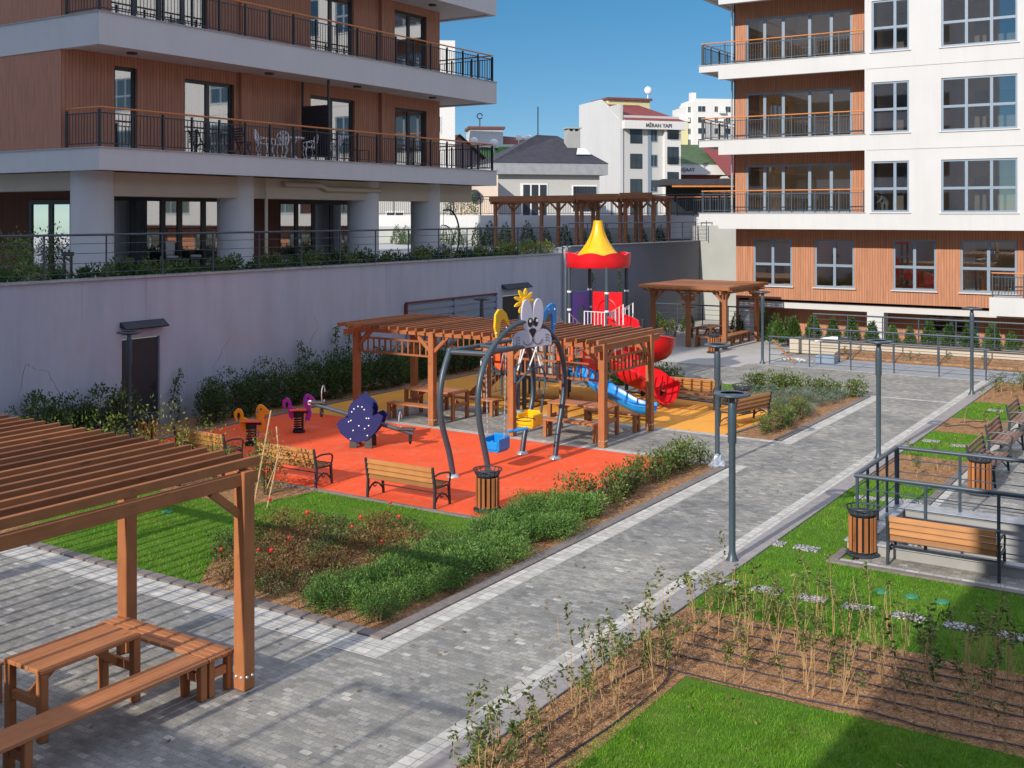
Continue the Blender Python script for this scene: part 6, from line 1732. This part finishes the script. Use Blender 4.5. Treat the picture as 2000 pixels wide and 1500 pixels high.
# dark hedge along the retaining wall
g1 = 'dark shrubs of the hedge along the retaining wall'
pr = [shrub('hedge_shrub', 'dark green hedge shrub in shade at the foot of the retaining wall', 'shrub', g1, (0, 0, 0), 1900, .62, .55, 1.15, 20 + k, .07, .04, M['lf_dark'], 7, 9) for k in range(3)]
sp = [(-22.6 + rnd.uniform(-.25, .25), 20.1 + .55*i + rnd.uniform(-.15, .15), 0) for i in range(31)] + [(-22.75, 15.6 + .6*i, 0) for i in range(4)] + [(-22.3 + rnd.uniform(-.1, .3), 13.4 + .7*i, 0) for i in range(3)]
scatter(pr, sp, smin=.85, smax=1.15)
# tall climbers against the wall
def climber(label, loc, h, seed, group=None):
    t = thing('climbing_plant', label, 'plant', loc, 0, group); g = np.random.default_rng(seed)
    z = g.uniform(.1, h, int(150*h)); w_ = .16*(1 - z/h*.6)
    P = np.stack([g.normal(size=len(z))*w_*.5 + .05, g.normal(size=len(z))*w_ + .12*np.sin(z*3 + seed), z], 1); D = g.normal(size=P.shape) + np.array([.3, 0, .4])
    leaves(P, D, .08, .045, M['lf_dark'], 'foliage', t)
    b = MB(); b.tube([(.03, .12*math.sin(zz*3 + seed), zz) for zz in [h*i/8 for i in range(9)]], .01, 5); b.build('stems', M['trunk'], t); return t
climber('thin climbing plant right beside the dark metal door', (-23.25, 19.75, 0), 1.4, 3)
for k, (y, h) in enumerate(((24.4, 1.7), (26.0, 2.0), (26.6, 1.9))): climber(['short slim climber against the mauve wall left of the middle pergola', 'taller slim climber against the mauve wall behind the pergola post', 'slim climber close to the louvred vent end'][k], (-23.25, y, 0), h, 5 + k)
# lime green shrubs showing over the slat roof
g2 = 'yellow-green shrubs behind the big pergola'
pr = [shrub('young_shrub', 'yellow-green upright shrub in sun, showing over the pergola slats', 'shrub', g2, (0, 0, 0), 420, .42, .42, 1.5, 60 + k, .075, .035, M['lf_lime'], 9, 9) for k in range(2)]
scatter(pr, [(-19.25, 13.6, 0), (-18.9, 12.7, 0), (-19.05, 14.6, 0), (-18.6, 13.9, 0), (-19.2, 11.9, 0), (-18.3, 14.9, 0), (-17.7, 15.1, 0), (-17.0, 15.4, 0)], smin=.8, smax=1.1)
# bush with bare twigs in front of the second bench
bu = shrub('leafy_bush', 'sparse leafy bush with bare canes in front of the second park bench', 'shrub', None, (-15.75, 15.55, 0), 950, .55, .55, 1.15, 77, .06, .035, M['lf_roseg'], 10, 14)
b = MB(); b.tube([(.55, -.85, 0), (-.05, .2, 1.6)], .016, 6); b.tube([(.75, -.7, 0), (.55, -.3, .55), (.35, 0, .9), (.1, .2, 1.3)], .014, 6); b.tube([(.7, -.65, .35), (.5, -.1, .9)], .01, 5); b.build('bare_canes', M['twig'], bu)
bu2 = shrub('leafy_bush', 'low leafy bush left of the bush with bare canes', 'shrub', None, (-16.7, 15.5, 0), 700, .5, .5, .8, 79, .06, .035, M['lf_roseg'], 8, 9)

# roses (mixed autumn colours) and rosemary in the corner bed
g3 = 'rose bushes of the corner bed'
pr = []
for k in range(4):
    t = shrub('rose_bush', 'low rose bush with thin bronze and green leaves in the corner bed', 'shrub', g3, (0, 0, 0), 560, .44, .44, .32, 90 + k, .042, .026, M['lf_rose'] if k % 2 else M['lf_roseg'], 9, 7, shell=.2)
    if k > 2:
        b = MB()
        b.sphere((rnd.uniform(-.2, .2), rnd.uniform(-.2, .2), rnd.uniform(.4, .5)), .032, 7, 5)
        b.build('flower', M['petal'], t)
    pr.append(t)
sp = []
for i in range(400):
    x, y = rnd.uniform(-13.8, -10.6), rnd.uniform(11.45, 15.0)
    if inpoly(np.array([x]), np.array([y]), SOIL1)[0] and x < -10.3 - (y - 11.3)*.12 and all((x - a)**2 + (y - c)**2 > .13 for a, c, _ in sp): sp.append((x, y, 0))
scatter(pr, sp, smin=.7, smax=1.15)
g4 = 'rosemary bushes of the corner bed'
pr = [shrub('rosemary_bush', 'dense grey-green rosemary bush in the bed edge along the path', 'shrub', g4, (0, 0, 0), 2600, .42, .42, .44, 120 + k, .05, .013, M['lf_ros'], 10, 8, shell=.35) for k in range(3)]
sp = []
for i in range(900):
    y = rnd.uniform(11.5, 17.6); x = rnd.uniform(-10.55 - max(0, 13 - y)*.22, -9.55)
    if all((x - a)**2 + (y - c)**2 > .115 for a, c, _ in sp): sp.append((x, y, 0))
scatter(pr, sp, smin=.75, smax=1.1)
# loose green shrubs between the rubber and the path
g5 = 'loose green shrubs along the path edge bed'
pr = [shrub('privet_shrub', 'loose mid-green shrub in the narrow bed between play area and path', 'shrub', g5, (0, 0, 0), 460, .34, .34, .6, 150 + k, .06, .034, M['lf_box'], 9, 10, shell=.3) for k in range(3)]
sp = [(rnd.uniform(-10.2, -9.65), 17.9 + .33*i, 0) for i in range(15)] + [(rnd.uniform(-10.1, -9.6), 26.5 + .42*i, 0) for i in range(9)]
scatter(pr, sp, smin=.75, smax=1.15)
g6 = 'grey-green lavender clumps of the far bed'
pr = [shrub('lavender_clump', 'low grey-green lavender clump in the bed beside the far path', 'shrub', g6, (0, 0, 0), 800, .34, .34, .3, 180 + k, .06, .012, M['lf_lav'], 8, 5, shell=.3) for k in range(2)]
sp = []
for i in range(500):
    x, y = rnd.uniform(-13.6, -9.6), rnd.uniform(29.6, 33.2)
    if y > 30.2 + max(0, -10.2 - x)*.35 - .4 and y < 33.2 - max(0, -11 - x)*.45 and all((x - a)**2 + (y - c)**2 > .26 for a, c, _ in sp): sp.append((x, y, 0))
scatter(pr, sp, smin=.75, smax=1.2)
g7 = 'rounded green shrubs at the back of the far bed'
pr = [shrub('round_shrub', 'rounded bright green shrub along the back edge of the far bed', 'shrub', g7, (0, 0, 0), 700, .4, .4, .55, 200 + k, .07, .045, M['lf_box'], 8, 6) for k in range(2)]
scatter(pr, [(-9.55 - .48*i, 33.35 - .04*i + rnd.uniform(-.15, .15), 0) for i in range(7)] + [(-15.0 - .55*i, 32.3 + .1*i + rnd.uniform(-.2, .2), 0) for i in range(8)] + [(-17.8 - .6*i, 33.1 + rnd.uniform(-.2, .3), 0) for i in range(5)], smin=.8, smax=1.25)
# terrace planting
g8 = 'broad-leaved shrubs in the terrace strip'
pr = [shrub('terrace_shrub', 'dark broad-leaved shrub in the terrace strip above the retaining wall', 'shrub', g8, (0, 0, 0), 520, .42, .48, .62, 230 + k, .13, .06, M['lf_dark'] if k else M['lf_box'], 8, 6) for k in range(3)]
scatter(pr, [(-24.05 + rnd.uniform(-.1, .1), 12.5 + .62*i + rnd.uniform(-.15, .15), 3.64) for i in range(40)], smin=.7, smax=1.0)
pr = [shrub('terrace_shrub', 'sunlit yellow-green shrub at the far end of the terrace strip', 'shrub', 'sunlit shrubs at the end of the terrace strip', (0, 0, 0), 300, .3, .35, .75, 240 + k, .13, .06, M['lf_lime'], 7, 5) for k in range(2)]
scatter(pr, [(-24.0, 36.0 + .55*i, 3.64) for i in range(8)], smin=.7, smax=1.0)
pr = [shrub('terrace_shrub', 'larger shaded shrub on the terrace before the dark slatted wall', 'shrub', 'larger shrubs before the slatted wall', (0, 0, 0), 800, .6, .6, 1.25, 250, .09, .04, M['lf_box'], 9, 9)]
scatter(pr, [(-27.5, 17.6, 3.62), (-28.4, 18.8, 3.62), (-27.4, 19.0, 3.62)], smin=.9, smax=1.1)
# conifers
def conifer(label, group, loc, h, r, seed, m='lf_thuja', n=900):
    t = thing('conifer', label, 'conifer', loc, 0, group); g = np.random.default_rng(seed)
    z = h*(1 - np.sqrt(g.uniform(0, 1, n)))**.9; a = g.uniform(0, 2*PI, n); lob = 1 + .18*np.sin(5*a + z*9) + g.normal(size=n)*.08
    rr = r*np.clip(1.05 - (z/h)**1.3, 0.03, 1)*lob*g.uniform(.7, 1, n)
    P = np.stack([rr*np.cos(a), rr*np.sin(a), z + .04], 1); D = np.stack([np.cos(a), np.sin(a), np.full(n, 1.1)], 1) + g.normal(size=(n, 3))*.3
    leaves(P, D, .12, .045, M[m], 'crown', t)
    b = MB(); b.tube([(0, 0, -.02), (0, 0, h*.8)], [.03, .008], 6); b.build('trunk', M['trunk'], t); return t
pr = [conifer('small bright green cone-shaped conifer in the cream planter below the building', 'small conifers in the cream planter', (0, 0, .45), .78, .23, 300 + k) for k in range(2)]
scatter(pr, [(-15.6, 44.1, .3), (-14.92, 44.0, .48), (-14.13, 44, .48), (-13.32, 44, .48), (-12.58, 44, .48), (-11.81, 44, .48), (-11.03, 44, .48), (-10.38, 44, .48), (-9.67, 44, .48), (-8.97, 44, .48), (-8.25, 44, .48), (-7.45, 44, .48), (-6.81, 44, .48), (-6.1, 44, .48)], smin=.85, smax=1.2)
pr = [conifer('small dark cone-shaped conifer at the foot of the terrace back wall', 'dark conifers along the terrace back wall', (0, 0, 3.6), 1.35, .4, 320, 'lf_dark', 700)]
scatter(pr, [(-44 + 1.22*i + rnd.uniform(-.3, .3), 54.4, 3.6) for i in range(16)], smin=.7, smax=1.15)
pr = [conifer('small dark conifer beside the far pergola, before the grey wall', 'dark conifers behind the far pergola', (0, 0, .02), 1.2, .36, 340, 'lf_dark', 700)]
scatter(pr, [(-22.4, 47.2, .02), (-21.0, 47.3, .02), (-18.6, 47.2, .02), (-17.2, 46.9, .02), (-16.2, 45.5, .02), (-15.6, 45.3, .02)], smin=.8, smax=1.15)
ft = conifer('dark spruce standing by the black iron fence under the left balcony edge', None, (-41.0, 57.5, 5.36), 3.2, 1.1, 350, 'lf_dark', 2200)
pr = [shrub('low_shrub', 'low pale shrub growing before the far pergola, near the red slide', 'shrub', 'low shrubs near the red slide', (0, 0, 0), 700, .4, .4, .7, 360, .06, .03, M['lf_lime'], 8, 6)]
scatter(pr, [(-21.6, 46.4, 0), (-21.0, 45.9, 0), (-22.6, 41.6, 0)], smin=.8, smax=1.2)
for (x, y, k) in ((-22.9, 41.5, 1), (-22.9, 44.0, 2)): climber(['', 'tall thin climber on the dark wall behind the red slide', 'tall thin climber on the dark wall left of the far pergola'][k], (x, y, 0), 3.0, 30 + k)

# seedlings with bare stems and leafy tips
g9 = 'bare-stemmed seedlings of the foreground bed'
def seedling(h, seed, group=g9, label='thin bare-stemmed seedling with a few leaves at its tip in the foreground bed'):
    t = thing('seedling', label, 'seedling', (0, 0, 0), 0, group); g = random.Random(seed); b = MB(); P = []; D = []
    for k in range(g.randint(2, 4)):
        a = g.uniform(0, 6.28); q = g.uniform(.03, .24)*h; hh = h*g.uniform(.65, 1.05)
        pts = spline([(0.01*k, 0, -.02), (q*.3*math.cos(a), q*.3*math.sin(a), hh*.4), (q*.7*math.cos(a + .4), q*.7*math.sin(a + .4), hh*.75), (q*math.cos(a), q*math.sin(a), hh)], 4)
        b.tube(pts, [.005 - .0032*i/(len(pts)-1) for i in range(len(pts))], 5)
        if g.random() < .62:
            for j in range(g.randint(8, 30)):
                p = pts[-1 - int(g.random()**2*6)]; P.append((p.x + g.gauss(0, .018), p.y + g.gauss(0, .018), p.z + g.gauss(0, .03))); D.append((g.gauss(0, 1), g.gauss(0, 1), g.gauss(.0, .7)))
    b.build('stems', M['twig'], t)
    leaves(np.array(P + [(0, 0, h*.5)]), np.array(D + [(1, 0, 0)]), .07, .026, M['lf_seed'], 'foliage', t)
    return t
pr = [seedling(.5 + .1*(k % 5), 400 + k) for k in range(11)]
sp = []
for i in range(4000):
    if len(sp) >= 150: break
    if rnd.random() < .66: x, y = rnd.uniform(-6.2, -1.9), rnd.uniform(12.15, 14.75)
    else: x, y = rnd.uniform(-6.28, -5.5), rnd.uniform(7.9, 12.2)
    if all((x - a)**2 + (y - c)**2 > .022 for a, c, _ in sp): sp.append((x, y, 0))
scatter(pr, sp, smin=.7, smax=1.3)
pr = [seedling(.34, 440 + k, 'thin plants in the soil patches of the side lawn', 'thin young plant in the soil patch of the side lawn') for k in range(3)]
scatter(pr, [(rnd.uniform(-6.2, -4.9), rnd.uniform(23.5, 25.9), 0) for _ in range(7)] + [(rnd.uniform(-6.2, -4.9), rnd.uniform(29.4, 31.4), 0) for _ in range(4)] + [(rnd.uniform(-6.2, -4.2), rnd.uniform(34.6, 38.8), 0) for _ in range(14)] + [(rnd.uniform(-12.5, -5), rnd.uniform(42.2, 43), 0) for _ in range(12)], smin=.8, smax=1.4)
pr = [shrub('low_shrub', 'small leafy shrub at the far end of the right soil strip', 'shrub', 'small shrubs at the far end of the right strip', (0, 0, 0), 260, .35, .35, .7, 460, .06, .035, M['lf_box'], 7, 8, shell=.2)]
scatter(pr, [(-6.1, 36.8, 0), (-5.5, 37.6, 0), (-5.0, 36.6, 0), (-4.6, 37.9, 0)], smin=.8, smax=1.2)

# ---------------------------------------------------------------- person at a window, cat on the wall
def skin_body(name, joints, edges, radii, m, par, lv=2):
    me = bpy.data.meshes.new(name); me.from_pydata(joints, edges, []); me.update()
    o = bpy.data.objects.new(name, me); COL.objects.link(o); setp(o, par); me.materials.append(m)
    o.modifiers.new('skin', 'SKIN'); o.modifiers.new('sub', 'SUBSURF').levels = lv; o.modifiers['sub'].render_levels = lv
    bpy.context.view_layer.objects.active = o
    for i, v in enumerate(me.skin_vertices[0].data): v.radius = (radii[i], radii[i]); v.use_root = (i == 0)
    for p in me.polygons: p.use_smooth = True
    return o
pe = thing('person', 'person in a grey sweater bending down behind the window, seen at the lower right apartment', 'person', (-12.1, 47.15, 5.53))
J = [(0, 0, .3), (-.02, 0, .5), (-.1, -.03, .68), (-.2, -.06, .72), (-.28, -.1, .74), (.1, -.05, .28), (.12, -.28, .42), (.12, -.25, .06), (-.06, -.06, .26), (-.05, -.3, .4), (-.05, -.27, .05), (-.06, .14, .64), (-.16, .18, .45), (-.3, .04, .42), (-.08, -.2, .62), (-.2, -.26, .45), (-.34, -.16, .42)]
E_ = [(0, 1), (1, 2), (2, 3), (3, 4), (0, 5), (5, 6), (6, 7), (0, 8), (8, 9), (9, 10), (2, 11), (11, 12), (12, 13), (2, 14), (14, 15), (15, 16)]
Rr = [.14, .14, .15, .06, .06, .1, .075, .055, .1, .075, .055, .07, .05, .035, .07, .05, .035]
bd = skin_body('body', J, E_, Rr, M['shirt'], pe)
b = MB(); b.sphere((-.35, -.12, .76), .1, 12, 9, (1.12, .85, 1)); b.sphere((-.455, -.12, .74), .02, 6, 5); b.sphere((-.37, -.215, .76), .025, 6, 4); b.sphere((-.37, -.025, .76), .025, 6, 4); b.build('head', M['skin'], pe, smooth=True)
b = MB(); b.sphere((-.325, -.12, .805), .106, 12, 8, (1.1, .92, .85)); b.build('hair', M['hair'], pe, smooth=True)
b = MB(); b.sphere((-.33, .03, .41), .04, 8, 5); b.sphere((-.37, -.15, .41), .04, 8, 5); b.build('hands', M['skin'], pe, smooth=True)
ct = thing('cat', 'small black cat sitting on the boundary wall between the fence bars, near the terrace pergolas', 'cat', (-28.2, 54.92, 5.45))
J = [(0, 0, .12), (.05, 0, .24), (.1, 0, .34), (.15, 0, .4), (.2, 0, .4), (.1, .04, .1), (.12, .04, 0), (.1, -.04, .1), (.12, -.04, 0), (-.08, 0, .05), (-.2, .02, .03), (-.3, .05, .08)]
skin_body('body', J, [(0, 1), (1, 2), (2, 3), (3, 4), (1, 5), (5, 6), (1, 7), (7, 8), (0, 9), (9, 10), (10, 11)], [.09, .075, .055, .06, .03, .025, .02, .025, .02, .06, .02, .015], M['fur'], ct)
b = MB(); b.lathe([(.022, .44), (.002, .5)], 6, (.13, .03, 0)); b.lathe([(.022, .44), (.002, .5)], 6, (.13, -.03, 0)); b.build('ears', M['fur'], ct)
